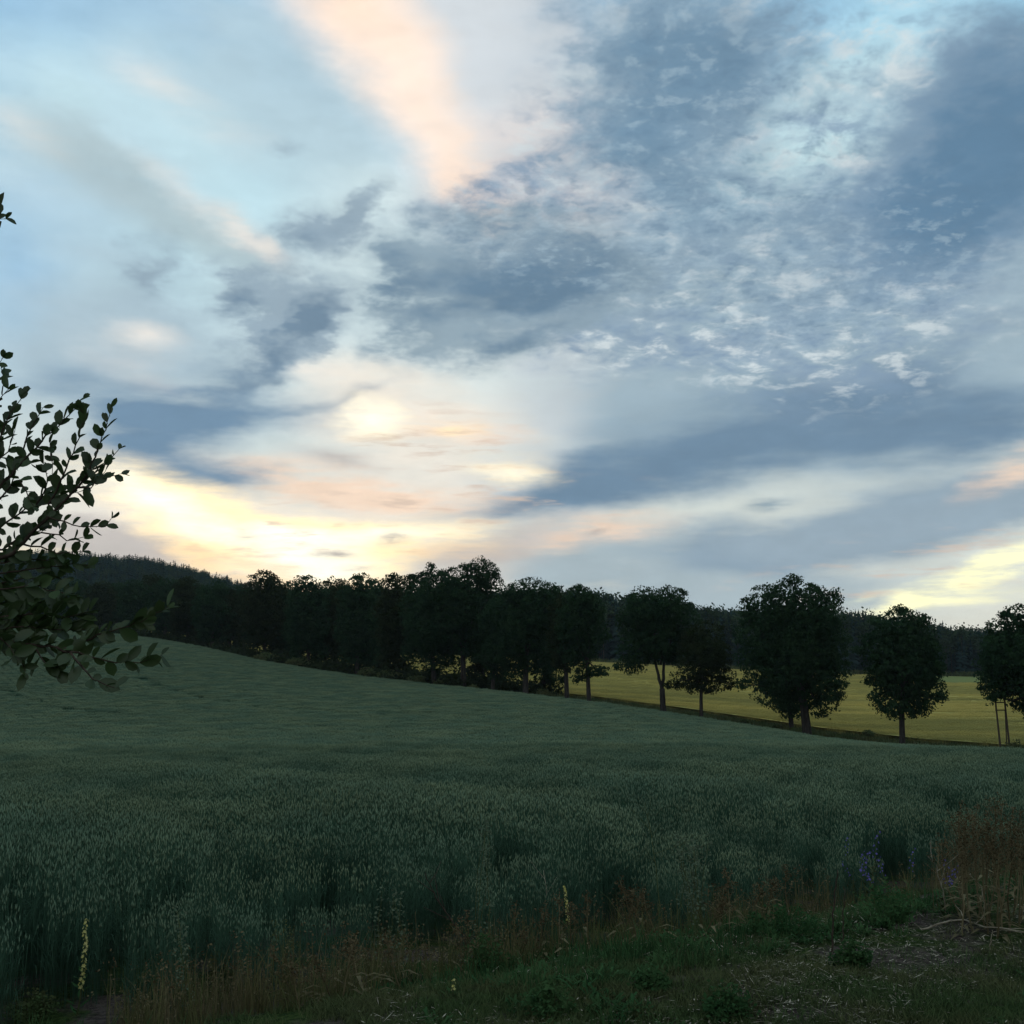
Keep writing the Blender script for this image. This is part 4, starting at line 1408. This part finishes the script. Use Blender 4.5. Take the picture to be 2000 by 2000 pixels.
    for k, (p, dv, sc) in enumerate(cand):
        up = r.normal(size=3) * 0.85 + np.array([0, -0.8, 0.45])
        xa = np.cross(dv, up)
        xa /= np.linalg.norm(xa)
        za = np.cross(xa, dv)
        Mx = Matrix(((xa[0], dv[0], za[0], p[0]), (xa[1], dv[1], za[1], p[1]), (xa[2], dv[2], za[2], p[2]), (0, 0, 0, 1))) @ Matrix.Scale(sc, 4)
        me = leaf_me[r.integers(0, 5)]
        off = Mx @ Vector((0, 0.18 * 0.05, 0))
        if k < 298:
            o = obj('leaf', me, root)
            o.matrix_local = Mx
        else:
            vv = np.array([(Mx @ v.co)[:] for v in me.vertices])
            rest_V.append(vv)
            rest_F += [tuple(q + rn for q in pl.vertices) for pl in me.polygons]
            rn += len(vv)
    if rn:
        o = obj('leaves', mesh_np('leaves', np.concatenate(rest_V), [(np.array(rest_F), 0)], [M['willow']], True), root)
        o['kind'] = 'stuff'
    print('leaves', len(cand))


overhang()


# ------------------------------------------------------------------ verge: grass, weeds, litter
def verge_xy(n, emin, emax, umin=-0.56, umax=0.56, rmin=3.6, rmax=24):
    y = rmin + (rmax - rmin) * rng.random(n * 6) ** 1.2
    u = umin + (umax - umin) * rng.random(n * 6)
    xy = np.stack([u * y, y], -1)
    e = edge_dist(xy)
    xy = xy[(e > emin) & (e < emax)]
    return xy[:n]


def patchy(xy, sc, thr, ph=0.0):
    f = np.sin(xy[:, 0] * sc + ph + 1.7 * np.sin(xy[:, 1] * sc * .8)) + np.sin(xy[:, 1] * sc * 1.3 + ph * 2 + 1.3 * np.sin(xy[:, 0] * sc * .6))
    return xy[f > thr]


def rosette(n, L, W, seed):
    """broad-leaved weed: arching leaves from the middle"""
    r = np.random.default_rng(seed)
    V, F = [], []
    k = 0
    for _ in range(n):
        a = r.random() * 6.3
        d = np.array([math.cos(a), math.sin(a), 0])
        s = np.array([-d[1], d[0], 0])
        l, w = L * (0.5 + 0.6 * r.random()), W * (0.6 + 0.6 * r.random()) / 2
        el = 0.3 + 0.9 * r.random()
        c = (r.random(3) - .5) * [0.1, 0.1, 0]
        p0 = c
        p1 = c + d * l * .4 + [0, 0, l * .4 * el]
        p2 = c + d * l * .75 + [0, 0, l * .6 * el]
        p3 = c + d * l + [0, 0, l * .5 * el]
        V += [p0, p1 - s * w, p1 + s * w, p2 - s * w * .8, p2 + s * w * .8, p3]
        F += [(k, k + 2, k + 1, k + 1), (k + 1, k + 2, k + 4, k + 3), (k + 3, k + 4, k + 5, k + 5)]
        k += 6
    F = np.array(F)
    q = F[F[:, 2] != F[:, 3]]
    t = F[F[:, 2] == F[:, 3]][:, :3]
    return np.array(V), [(q, 0), (t, 0)]


g_xy = np.concatenate([patchy(verge_xy(16000, -40, -1.2), 1.7, -0.5), verge_xy(1500, -3, -0.6)])
scatter('verge_grass', [tuft(24, 0.075, 0.08, 0.005, 300 + k, 0.8) for k in range(4)], pack(g_xy, 4, 0.4, 1.2), [M['grass']])
w_xy = np.concatenate([patchy(verge_xy(2000, -2.3, -0.5), 1.2, -0.5, 1.0), patchy(verge_xy(900, -40, -1.5), 2.3, 0.8, 2.0)])
scatter('low_weeds', [rosette(30, 0.09, 0.013, 320 + k) for k in range(3)] + [tuft(26, 0.20, 0.10, 0.007, 330, 0.6)], pack(w_xy, 4, 0.4, 1.15), [M['weed']])


def straws(n, size, seed):
    r = np.random.default_rng(seed)
    V, F = [], []
    for k in range(n):
        c = (r.random(3) - .5) * [size, size, 0] + [0, 0, 0.008 + 0.02 * r.random()]
        a = r.random() * 6.3
        L, w = 0.008 + 0.055 * r.random() ** 4, 0.0015 + 0.003 * r.random()
        d = np.array([math.cos(a), math.sin(a), r.normal() * .15]) * L
        s = np.array([-math.sin(a), math.cos(a), 0]) * w
        V += [c - d, c + s, c + d, c - s]
        F.append((4 * k, 4 * k + 1, 4 * k + 2, 4 * k + 3))
    return np.array(V), [(np.array(F), 0)]


s_xy = patchy(verge_xy(2300, -40, -1.4, -0.10, 0.56), 1.9, -0.5, 4.0)
scatter('straw_litter', [straws(9, 0.35, 340 + k) for k in range(4)], pack(s_xy, 4, 0.6, 1.2), [M['straw']])

# dry brown weeds and thin grasses between verge and crop
def wispy(n, hh, seed, lean=0.35, heads=True):
    r = np.random.default_rng(seed)
    mb = MB()
    for _ in range(n):
        a = r.random() * 6.3
        p0 = np.array([r.normal() * .07, r.normal() * .07, -.03])
        H = hh * (0.5 + 0.5 * r.random())
        d = np.array([math.cos(a), math.sin(a), 0]) * H * lean * r.random()
        p1 = p0 + d * .35 + [0, 0, H * .55]
        p2 = p0 + d + [0, 0, H]
        mb.tube(np.array([p0, p1, p2]), [0.0022, 0.0018, 0.001], 3, 0, False)
        if heads:
            C = p2 + r.normal(size=(7, 3)) * [0.015, 0.015, 0.05] - [0, 0, .04]
            V, F = leaf_quads(C, 0.022, r)
            mb.add(V, F, 1)
    return np.concatenate(mb.V), mb.F


def strands(n, hh, seed, w=0.0028, droop=0.5, spread=0.13):
    """tangled thin grass: bent blades of very different height, some with a feathery head"""
    r = np.random.default_rng(seed)
    V, F, Hd = [], [], []
    k = 0
    for _ in range(n):
        a, b = r.random(2) * 6.3
        p0 = np.array([math.cos(a), math.sin(a), 0]) * spread * math.sqrt(r.random()) - [0, 0, .03]
        d = np.array([math.cos(b), math.sin(b), 0])
        wd = np.array([-d[1], d[0], 0]) * w * (.5 + .6 * r.random())
        H = hh * (0.30 + 0.70 * r.random() ** 1.4)
        dr = droop * H * r.random() ** 1.3
        p = [p0 + d * dr * q ** 2 + np.array([0, 0, H * (q - .25 * dr / H * q ** 3)]) for q in (0, .4, .75, 1)]
        V += [p[0] - wd, p[0] + wd, p[1] - wd * .8, p[1] + wd * .8, p[2] - wd * .6, p[2] + wd * .6, p[3]]
        F += [(k, k + 1, k + 3, k + 2), (k + 2, k + 3, k + 5, k + 4), (k + 4, k + 5, k + 6, k + 6)]
        k += 7
        if r.random() < .3:
            Hd.append(p[3] + r.normal(size=(5, 3)) * [.012, .012, .03])
    F = np.array(F)
    q = F[F[:, 2] != F[:, 3]]
    t = F[F[:, 2] == F[:, 3]][:, :3]
    V2, F2 = leaf_quads(np.concatenate(Hd), 0.018, r)
    return np.concatenate([np.array(V), V2]), [(q, 0), (t, 0), (F2 + len(V), 1)]


def in_px(xy, lo, hi):
    px = 1000 + FPX * xy[:, 0] / xy[:, 1] * 1.04
    return xy[(px > lo) & (px < hi)]


d_xy = np.concatenate([patchy(in_px(verge_xy(360, -0.9, 0.3), 240, 2100), 1.3, -.2, 2.0), in_px(verge_xy(560, -2.3, 0.6), 1840, 2150),
                       patchy(in_px(verge_xy(120, -2.0, -0.9), 300, 2100), 1.6, .4, 3.0)])
scatter('dry_weeds', [strands(22, 0.55, 350 + k) for k in range(6)], pack(d_xy, 6, 0.40, 1.05, 0, .15), [M['dry'], M['seed']])
t_xy = np.concatenate([patchy(in_px(verge_xy(700, -1.2, 0.5), 230, 2100), 1.1, -.4, 5.0)])
scatter('tall_grass', [strands(24, 0.50, 360 + k, 0.004, 0.6) for k in range(4)], pack(t_xy, 4, 0.35, 1.0, 0, .14), [M['verge_olive'], M['dry']])


# ------------------------------------------------------------------ single plants one can point to
def foot(px, py):
    p = hit(px, py, 0.0, 2.0, 60.0)
    p[2] = float(h(p[0], p[1]))
    return p


def curve_stem(p0, p1, r, n=7, sag=0.05):
    t = np.linspace(0, 1, n)[:, None]
    L = np.linalg.norm(np.subtract(p1, p0))
    side = r.normal(size=3) * L * sag
    return np.asarray(p0) + (np.asarray(p1) - p0) * t + side * np.sin(t * math.pi) + r.normal(size=(n, 3)) * L * 0.008


def top_at(px, py, B):
    return at_depth(px, py, B[1]) - B


def mullein(label, base, top, flower_from, seed, fs=1.0):
    r = np.random.default_rng(seed)
    B = foot(*base)
    root = empty('flower_spike', B)
    tag(root, label, 'wildflower', 'yellow flower spikes in the verge')
    T = top_at(*top, B)
    P = curve_stem(np.array([0, 0, -.05]), T, r, 9, .02)
    mb = MB()
    mb.tube(P, np.linspace(.006, .002, 9), 6)
    obj('stem', mb.mesh('stem', [M['stem']], True), root)
    mb = MB()
    for k in range(16):
        t = 0.05 + 0.5 * k / 16
        p = P[0] + (T - P[0]) * t
        a = k * 2.4
        d = np.array([math.cos(a), math.sin(a), .5])
        s = np.array([-math.sin(a), math.cos(a), 0]) * .012
        L = .11 * (1 - t)
        mb.add([p, p + d * L * .5 - s, p + d * L, p + d * L * .5 + s], [(0, 1, 2, 3)])
    obj('leaves', mb.mesh('leaves', [M['weed']]), root)
    # one flower mesh, copied up the spike
    fm = MB()
    for q in range(5):
        a = q * 2 * math.pi / 5
        d = np.array([math.cos(a), math.sin(a), .35])
        s = np.array([-math.sin(a), math.cos(a), 0]) * .006
        fm.add([(0, 0, 0), d * .009 - s, d * .016, d * .009 + s], [(0, 1, 2, 3)])
    me = fm.mesh('flower', [M['yellow']])
    n = max(8, int(75 * np.linalg.norm(T)))
    for k in range(n):
        t = flower_from + (1 - flower_from) * (k + r.random()) / n
        if t < flower_from + 0.15 and r.random() < .4:
            continue
        p = P[0] + (T - P[0]) * t
        i = min(int(t * 8), 7)
        p = P[i] + (P[i + 1] - P[i]) * (t * 8 - i)
        a = k * 2.4 + r.random()
        d = Vector((math.cos(a), math.sin(a), .5))
        o = obj('flower', me, root)
        o.location = Vector(p) + d * .010 * (1.2 - .5 * t)
        o.rotation_euler = d.to_track_quat('Z', 'Y').to_euler()
        o.scale = (fs * (1.05 - .35 * t),) * 3


mullein('tall pale yellow flower spike standing against the dark crop at the lower left', (150, 1985), (171, 1795), .30, 1)
mullein('short yellow flower spike among brown weeds near the middle of the verge', (1114, 1868), (1104, 1730), .5, 2, .9)
mullein('tiny yellow flower spike low in the weeds by the bare soil', (880, 1948), (886, 1914), .5, 3, .65)


def bellflower(label, base, tops, seed):
    r = np.random.default_rng(seed)
    B = foot(*base)
    root = empty('violet_flower', B)
    tag(root, label, 'wildflower', 'violet flowers in the verge')
    fm = MB()
    for q in range(5):
        a = q * 2 * math.pi / 5
        d = np.array([math.cos(a), math.sin(a), .8])
        s = np.array([-math.sin(a), math.cos(a), 0]) * .009
        fm.add([(0, 0, 0), d * .012 - s, d * .020, d * .012 + s], [(0, 1, 2, 3)])
    me = fm.mesh('flower', [M['violet']])
    for tp in tops:
        T = top_at(*tp, B)
        T[1] += r.normal() * .08
        P = curve_stem(np.array([r.normal() * .05, r.normal() * .05, -.05]), T, r, 8, .06)
        mb = MB()
        mb.tube(P, np.linspace(.0035, .0015, 8), 5)
        for k in range(7):
            p = P[1] + (P[4] - P[1]) * k / 7
            a = r.random() * 6.3
            d = np.array([math.cos(a), math.sin(a), .6]) * .07
            s = np.array([-math.sin(a), math.cos(a), 0]) * .008
            mb.add([p, p + d * .5 - s, p + d, p + d * .5 + s], [(0, 1, 2, 3)])
        obj('stem', mb.mesh('stem', [M['stem']], False), root)
        for k in range(9):
            t = .62 + .38 * (k + .5) / 9
            q = t * 7
            i = min(int(q), 6)
            p = P[i] + (P[i + 1] - P[i]) * (q - i)
            a = k * 2.4
            d = Vector((math.cos(a), math.sin(a), .3 + .5 * r.random()))
            o = obj('flower', me, root)
            o.location = Vector(p) + d * .012
            o.rotation_euler = d.to_track_quat('Z', 'Y').to_euler()
            o.scale = (0.28 + .26 * r.random(),) * 3


bellflower('violet flowered plant with the tallest spike, left in the violet cluster', (1680, 1775), [(1660, 1630), (1682, 1660), (1640, 1680)], 1)
bellflower('violet flowered plant in the thick of the violet cluster', (1715, 1772), [(1706, 1662), (1722, 1678), (1670, 1692), (1690, 1698)], 2)
bellflower('violet flowered plant with one lone spike above the cluster', (1735, 1768), [(1730, 1632)], 3)
bellflower('violet flowered plant closest to the rusty brown weeds on the right', (1850, 1790), [(1836, 1676), (1866, 1690), (1872, 1706)], 4)
bellflower('violet flowered plant with few blooms between cluster and rusty weeds', (1785, 1775), [(1778, 1655)], 5)
bellflower('small dim violet flower alone to the left among brown stalks', (1470, 1795), [(1468, 1742)], 6)


def edge_px(px, e):
    u = (px - 1000) / FPX / 1.04
    y = (8.4 + 1.22 * e) / (1 - 0.70 * u)
    g = ground_at(u * y, y) - EYE
    return 1000 - FPX * (g[2] * CP - g[1] * SP) / (g[1] * CP + g[2] * SP)


def dock(label, base, top, seed, group='rusty seed stalks at the right edge', name='seed_stalk', branches=7, spread=.10, pale=False):
    r = np.random.default_rng(seed)
    B = foot(*base)
    root = empty(name, B)
    tag(root, label, 'weed', group)
    T = top_at(*top, B)
    T[1] += r.normal() * .1
    P = curve_stem(np.array([0, 0, -.05]), T, r, 9, .05)
    mb = MB()
    mb.tube(P, np.linspace(.006, .0018, 9), 6)
    obj('stem', mb.mesh('stem', [M['straw'] if pale else M['dry']], True), root)
    mb = MB()
    hgt = T[2]
    for k in range(branches):
        t = .55 + .42 * k / branches
        q = t * 8
        i = min(int(q), 7)
        p = P[i] + (P[i + 1] - P[i]) * (q - i)
        a = k * 2.4 + r.random()
        e = p + np.array([math.cos(a) * spread, math.sin(a) * spread, .16 * hgt]) * (1.25 - t) * 1.8
        Q = curve_stem(p, e, r, 4, .06)
        mb.tube(Q, [.002, .0016, .0012, .0008], 4, 0)
        C = np.repeat(Q, 6, axis=0) + r.normal(size=(24, 3)) * .012
        V, F = leaf_quads(C, .015, r)
        mb.add(V, F, 1)
    C = np.repeat(P[6:], 12, axis=0) + r.normal(size=(36, 3)) * .012
    V, F = leaf_quads(C, .018, r)
    mb.add(V, F, 1)
    obj('seed_head', mb.mesh('seed_head', [M['dry'], M['seed']], False), root)
    mb = MB()
    for k in range(5):
        p = P[0] + (P[4] - P[0]) * (.15 + .17 * k)
        a = r.random() * 6.3
        d = np.array([math.cos(a), math.sin(a), .3])
        s = np.array([-math.sin(a), math.cos(a), 0]) * .014
        L = .16
        mb.add([p, p + d * L * .5 - s, p + d * L - [0, 0, .05], p + d * L * .5 + s], [(0, 1, 2, 3)])
    obj('leaves', mb.mesh('leaves', [M['dry']]), root)


rq = np.random.default_rng(77)
for k in range(22):
    bx = 1868 + 150 * (k + rq.random()) / 26
    dock('tall rusty brown seed stalk in the dry clump at the right edge', (bx, 1770 + 70 * rq.random()), (bx + rq.normal() * 22 - 5, 1560 + 75 * rq.random() + max(0, 1905 - bx) * .8), 500 + k, branches=8)
for k in range(30):
    bx = 560 + 1010 * (k + rq.random()) / 30
    by = edge_px(bx, -0.35 - 0.8 * rq.random())
    dock('thin reddish brown dead stalk between the crop and the soil', (bx, by), (bx + rq.normal() * 26, by - 85 - 50 * rq.random()), 540 + k,
         'dead stalks along the verge', 'dead_stalk', 5, .08)


def dry_stick(label, pts, r0, seed, name='dry_stalk', lying=False, twigs=0, mat='straw', cat='dry stalk', up=0.0):
    """pts: pixels; the first is on the ground, the others hang at the same depth (standing) or lie on the ground"""
    r = np.random.default_rng(seed)
    B = foot(*pts[0])
    root = empty(name, B)
    tag(root, label, cat)
    if lying:
        P = [np.array([0, 0, .015])]
        for q in pts[1:]:
            g = foot(*q)
            P.append(g - B + [0, 0, .02 + up])
    else:
        P = [np.array([0, 0, -.04])] + [top_at(*q, B) for q in pts[1:]]
    P = np.array(P)
    t = np.linspace(0, len(P) - 1, 4 * len(P))
    Q = np.stack([np.interp(t, np.arange(len(P)), P[:, i]) for i in range(3)], -1) + r.normal(size=(len(t), 3)) * .003
    mb = MB()
    mb.tube(Q, np.linspace(r0, r0 * .45, len(Q)), 6)
    obj('stem', mb.mesh('stem', [M[mat]], True), root)
    if twigs:
        for k in range(twigs):
            mb = MB()
            i = int(len(Q) * (.4 + .55 * k / twigs))
            d = r.normal(size=3) * [.12, .12, .06]
            d[2] = abs(d[2]) + (0 if lying else .08)
            mb.tube(np.array([Q[i], Q[i] + d * .5 + r.normal(size=3) * .005, Q[i] + d]), [r0 * .5, r0 * .4, r0 * .25], 5)
            obj('twig', mb.mesh('twig', [M[mat]], True), root)


dry_stick('pale bent stalk rising from dark weeds below the violet flowers, right side', [(1850, 1790), (1842, 1740), (1828, 1692), (1812, 1672)], .0045, 1, twigs=3)
dry_stick('pale straight broken stalk leaning below the lone violet spike', [(1646, 1768), (1640, 1730), (1637, 1710)], .004, 2)
dry_stick('pale slanting snapped stalk in front of the rusty clump', [(1925, 1800), (1918, 1733), (1893, 1708)], .004, 3)
dry_stick('forked dry stalk with two thin arms left of the short yellow spike', [(1052, 1838), (1058, 1800), (1068, 1745), (1062, 1700)], .0045, 4, twigs=4)
dry_stick('pair of dry stems leaning left, in the middle of the brown weeds', [(992, 1838), (980, 1800), (968, 1775), (964, 1758)], .0045, 5, twigs=2)
dry_stick('dark reddish branching stalk bending left above the bushy green weed', [(915, 1880), (908, 1830), (880, 1795), (850, 1752), (830, 1705)], .007, 6, twigs=6, mat='twig')
dry_stick('thin upright dark stalk in the left part of the brown weeds', [(815, 1895), (814, 1840), (812, 1780)], .004, 7, mat='dry')
dry_stick('pale short lying straw bent like an elbow on the left weeds', [(662, 1904), (685, 1930), (706, 1942)], .004, 8, lying=True)
dry_stick('two pale straws lying together on the soil edge in the middle', [(1040, 1898), (1075, 1902), (1110, 1916)], .0045, 9, lying=True, twigs=2)
dry_stick('pale thin twig standing askew beside the lying straws', [(1150, 1924), (1148, 1906), (1138, 1890)], .0035, 10)
dry_stick('long pale fallen branch lying at the foot of the rusty clump', [(1800, 1822), (1855, 1814), (1885, 1812), (1920, 1826), (1970, 1832), (2015, 1842)], .006, 11, 'fallen_branch', True, 5, cat='branch', up=.03)
dry_stick('short pale twig crossing the long fallen branch', [(1931, 1856), (1935, 1838), (1939, 1816)], .004, 12)
dry_stick('slim fallen branch lying among weeds right of the middle', [(1500, 1806), (1560, 1818), (1610, 1822)], .004, 13, 'fallen_branch', True, 2, cat='branch')
dry_stick('dark thin upright dead stem standing in front of the soil', [(1626, 1866), (1627, 1800), (1632, 1730), (1636, 1700)], .006, 14, 'withered_plant', mat='twig')
dry_stick('dark thin dead stem right beside the first one in front of the soil', [(1645, 1850), (1646, 1800), (1650, 1735)], .005, 15, 'withered_plant', mat='twig')
dry_stick('pale straw lying at the bottom right on the soil', [(1738, 1952), (1752, 1966)], .004, 16, lying=True)
dry_stick('pale straw lying diagonally on the soil left of the grass patch', [(1425, 1900), (1447, 1932)], .0045, 17, lying=True)
dry_stick('tall thin wild grass stem rising above the crop right of the middle', [(1290, edge_px(1290, -.3)), (1282, 1700), (1270, 1620), (1258, 1565)], .003, 18, 'grass_stem', mat='rough', cat='grass stem', twigs=6)


def bushy(label, base, wpx, hpx, seed, mat='weed', leaf=.026, name='bushy_weed'):
    r = np.random.default_rng(seed)
    B = foot(*base)
    s = B[1] / FPX
    root = empty(name, B)
    tag(root, label, 'weed', 'bushy weeds on the verge')
    mb, lf = MB(), MB()
    for k in range(34):
        a = r.random() * 6.3
        f = r.random() ** 0.6
        T = np.array([math.cos(a) * f * wpx * s * .5, math.sin(a) * f * wpx * s * .6, hpx * s * (1 - .5 * f * f) * (.35 + .7 * r.random())])
        P = curve_stem(np.array([T[0] * .3 + r.normal() * .02, T[1] * .3 + r.normal() * .02, -.03]), T, r, 7, .10)
        mb.tube(P, np.linspace(.0024, .0008, 7), 4)
        m = 9
        C = np.repeat(P[1:], m, axis=0) + r.normal(size=(6 * m, 3)) * [.018, .018, .014]
        V, F = leaf_quads(C, leaf * (.6 + .5 * r.random()), r, -.05)
        lf.add(V, F)
    obj('stem', mb.mesh('stem', [M['stem']], True), root)
    obj('leaves', lf.mesh('leaves', [M[mat]]), root)


for q in (
    ('dark green feathery bushy weed in front of the brown stalks', (952, 1912), 110, 85, 1),
    ('green leafy weed on the soil right of the bushy one', (1075, 1982), 100, 60, 2),
    ('bright green leafy weed patch at the bottom beside the bare soil', (1420, 1985), 90, 50, 3),
    ('green leafy weed in the middle of the right grass', (1662, 1890), 70, 48, 4),
    ('low leafy weed on the soil below the standing twig', (1272, 1935), 60, 32, 5),
    ('pale greenish weed rising left of the brown weeds', (432, 1935), 60, 80, 6, 'verge_olive', .024),
    ('olive weed tuft in the left corner of the verge', (290, 1990), 120, 100, 7, 'verge_olive', .02),
    ('yellowish leafy weed standing tall among the left brown weeds', (545, 1915), 80, 110, 8, 'verge_olive', .022),
    ('dark broad weed under the violet flowers', (1730, 1800), 160, 70, 9),
    ('dark weed mound left of the dead stems', (1540, 1830), 160, 60, 10),
    ('low green weed at the bottom left edge', (60, 1990), 110, 45, 11, 'grass', .024),
):
    bushy(*q)


def mugwort(label, base, top, n, seed):
    r = np.random.default_rng(seed)
    B = foot(*base)
    root = empty('silvery_weed', B)
    tag(root, label, 'weed', 'silvery weeds against the crop')
    mb, lf = MB(), MB()
    for k in range(n):
        T = top_at(top[0] + r.normal() * 16, top[1] + 40 * r.random(), B)
        T[1] += r.normal() * .1
        P = curve_stem(np.array([r.normal() * .05, r.normal() * .05, -.05]), T, r, 8, .04)
        mb.tube(P, np.linspace(.004, .0012, 8), 5)
        C = np.repeat(P[3:], 14, axis=0) + r.normal(size=(70, 3)) * [.02, .02, .03]
        V, F = leaf_quads(C, .022, r, -.2)
        lf.add(V, F)
    obj('stem', mb.mesh('stem', [M['stem']], True), root)
    obj('leaves', lf.mesh('leaves', [M['silver']]), root)


M['silver'] = material('silvery_leaf', (0.105, 0.135, 0.085), (0.085, 0.115, 0.075), 9.0, coord='Position', transl=.2)
mugwort('pale silvery upright weed before the crop, left of the middle', (765, edge_px(765, -.35)), (762, 1722), 4, 1)
mugwort('pale silvery upright weed tallest against the crop in the middle', (948, edge_px(948, -.3)), (950, 1600), 4, 2)
mugwort('broad pale silvery grassy clump before the crop right of the middle', (1365, edge_px(1365, -.3)), (1350, 1630), 9, 3)
mugwort('dim silvery weed pair before the crop at the left', (360, edge_px(360, -.3)), (345, 1775), 3, 4)


# ------------------------------------------------------------------ thin evening haze between here and the far wood
def haze():
    x0, x1, y0, y1, z0, z1 = -1270.0, 1270.0, -1270.0, 1270.0, -60.0, 105.0
    V = [(x, y, z) for z in (z0, z1) for y in (y0, y1) for x in (x0, x1)]
    F = np.array([(0, 2, 3, 1), (4, 5, 7, 6), (0, 1, 5, 4), (2, 6, 7, 3), (0, 4, 6, 2), (1, 3, 7, 5)])
    m = bpy.data.materials.new('haze')
    m.use_nodes = True
    t = m.node_tree
    t.nodes.clear()
    v = t.nodes.new('ShaderNodeVolumePrincipled')
    v.inputs['Color'].default_value = (0.80, 0.90, 1.0, 1)
    v.inputs['Density'].default_value = 0.00006
    o = t.nodes.new('ShaderNodeOutputMaterial')
    t.links.new(v.outputs[0], o.inputs['Volume'])
    tag(obj('haze', mesh_np('haze', V, [(F, 0)], [m])), kind='stuff')


haze()
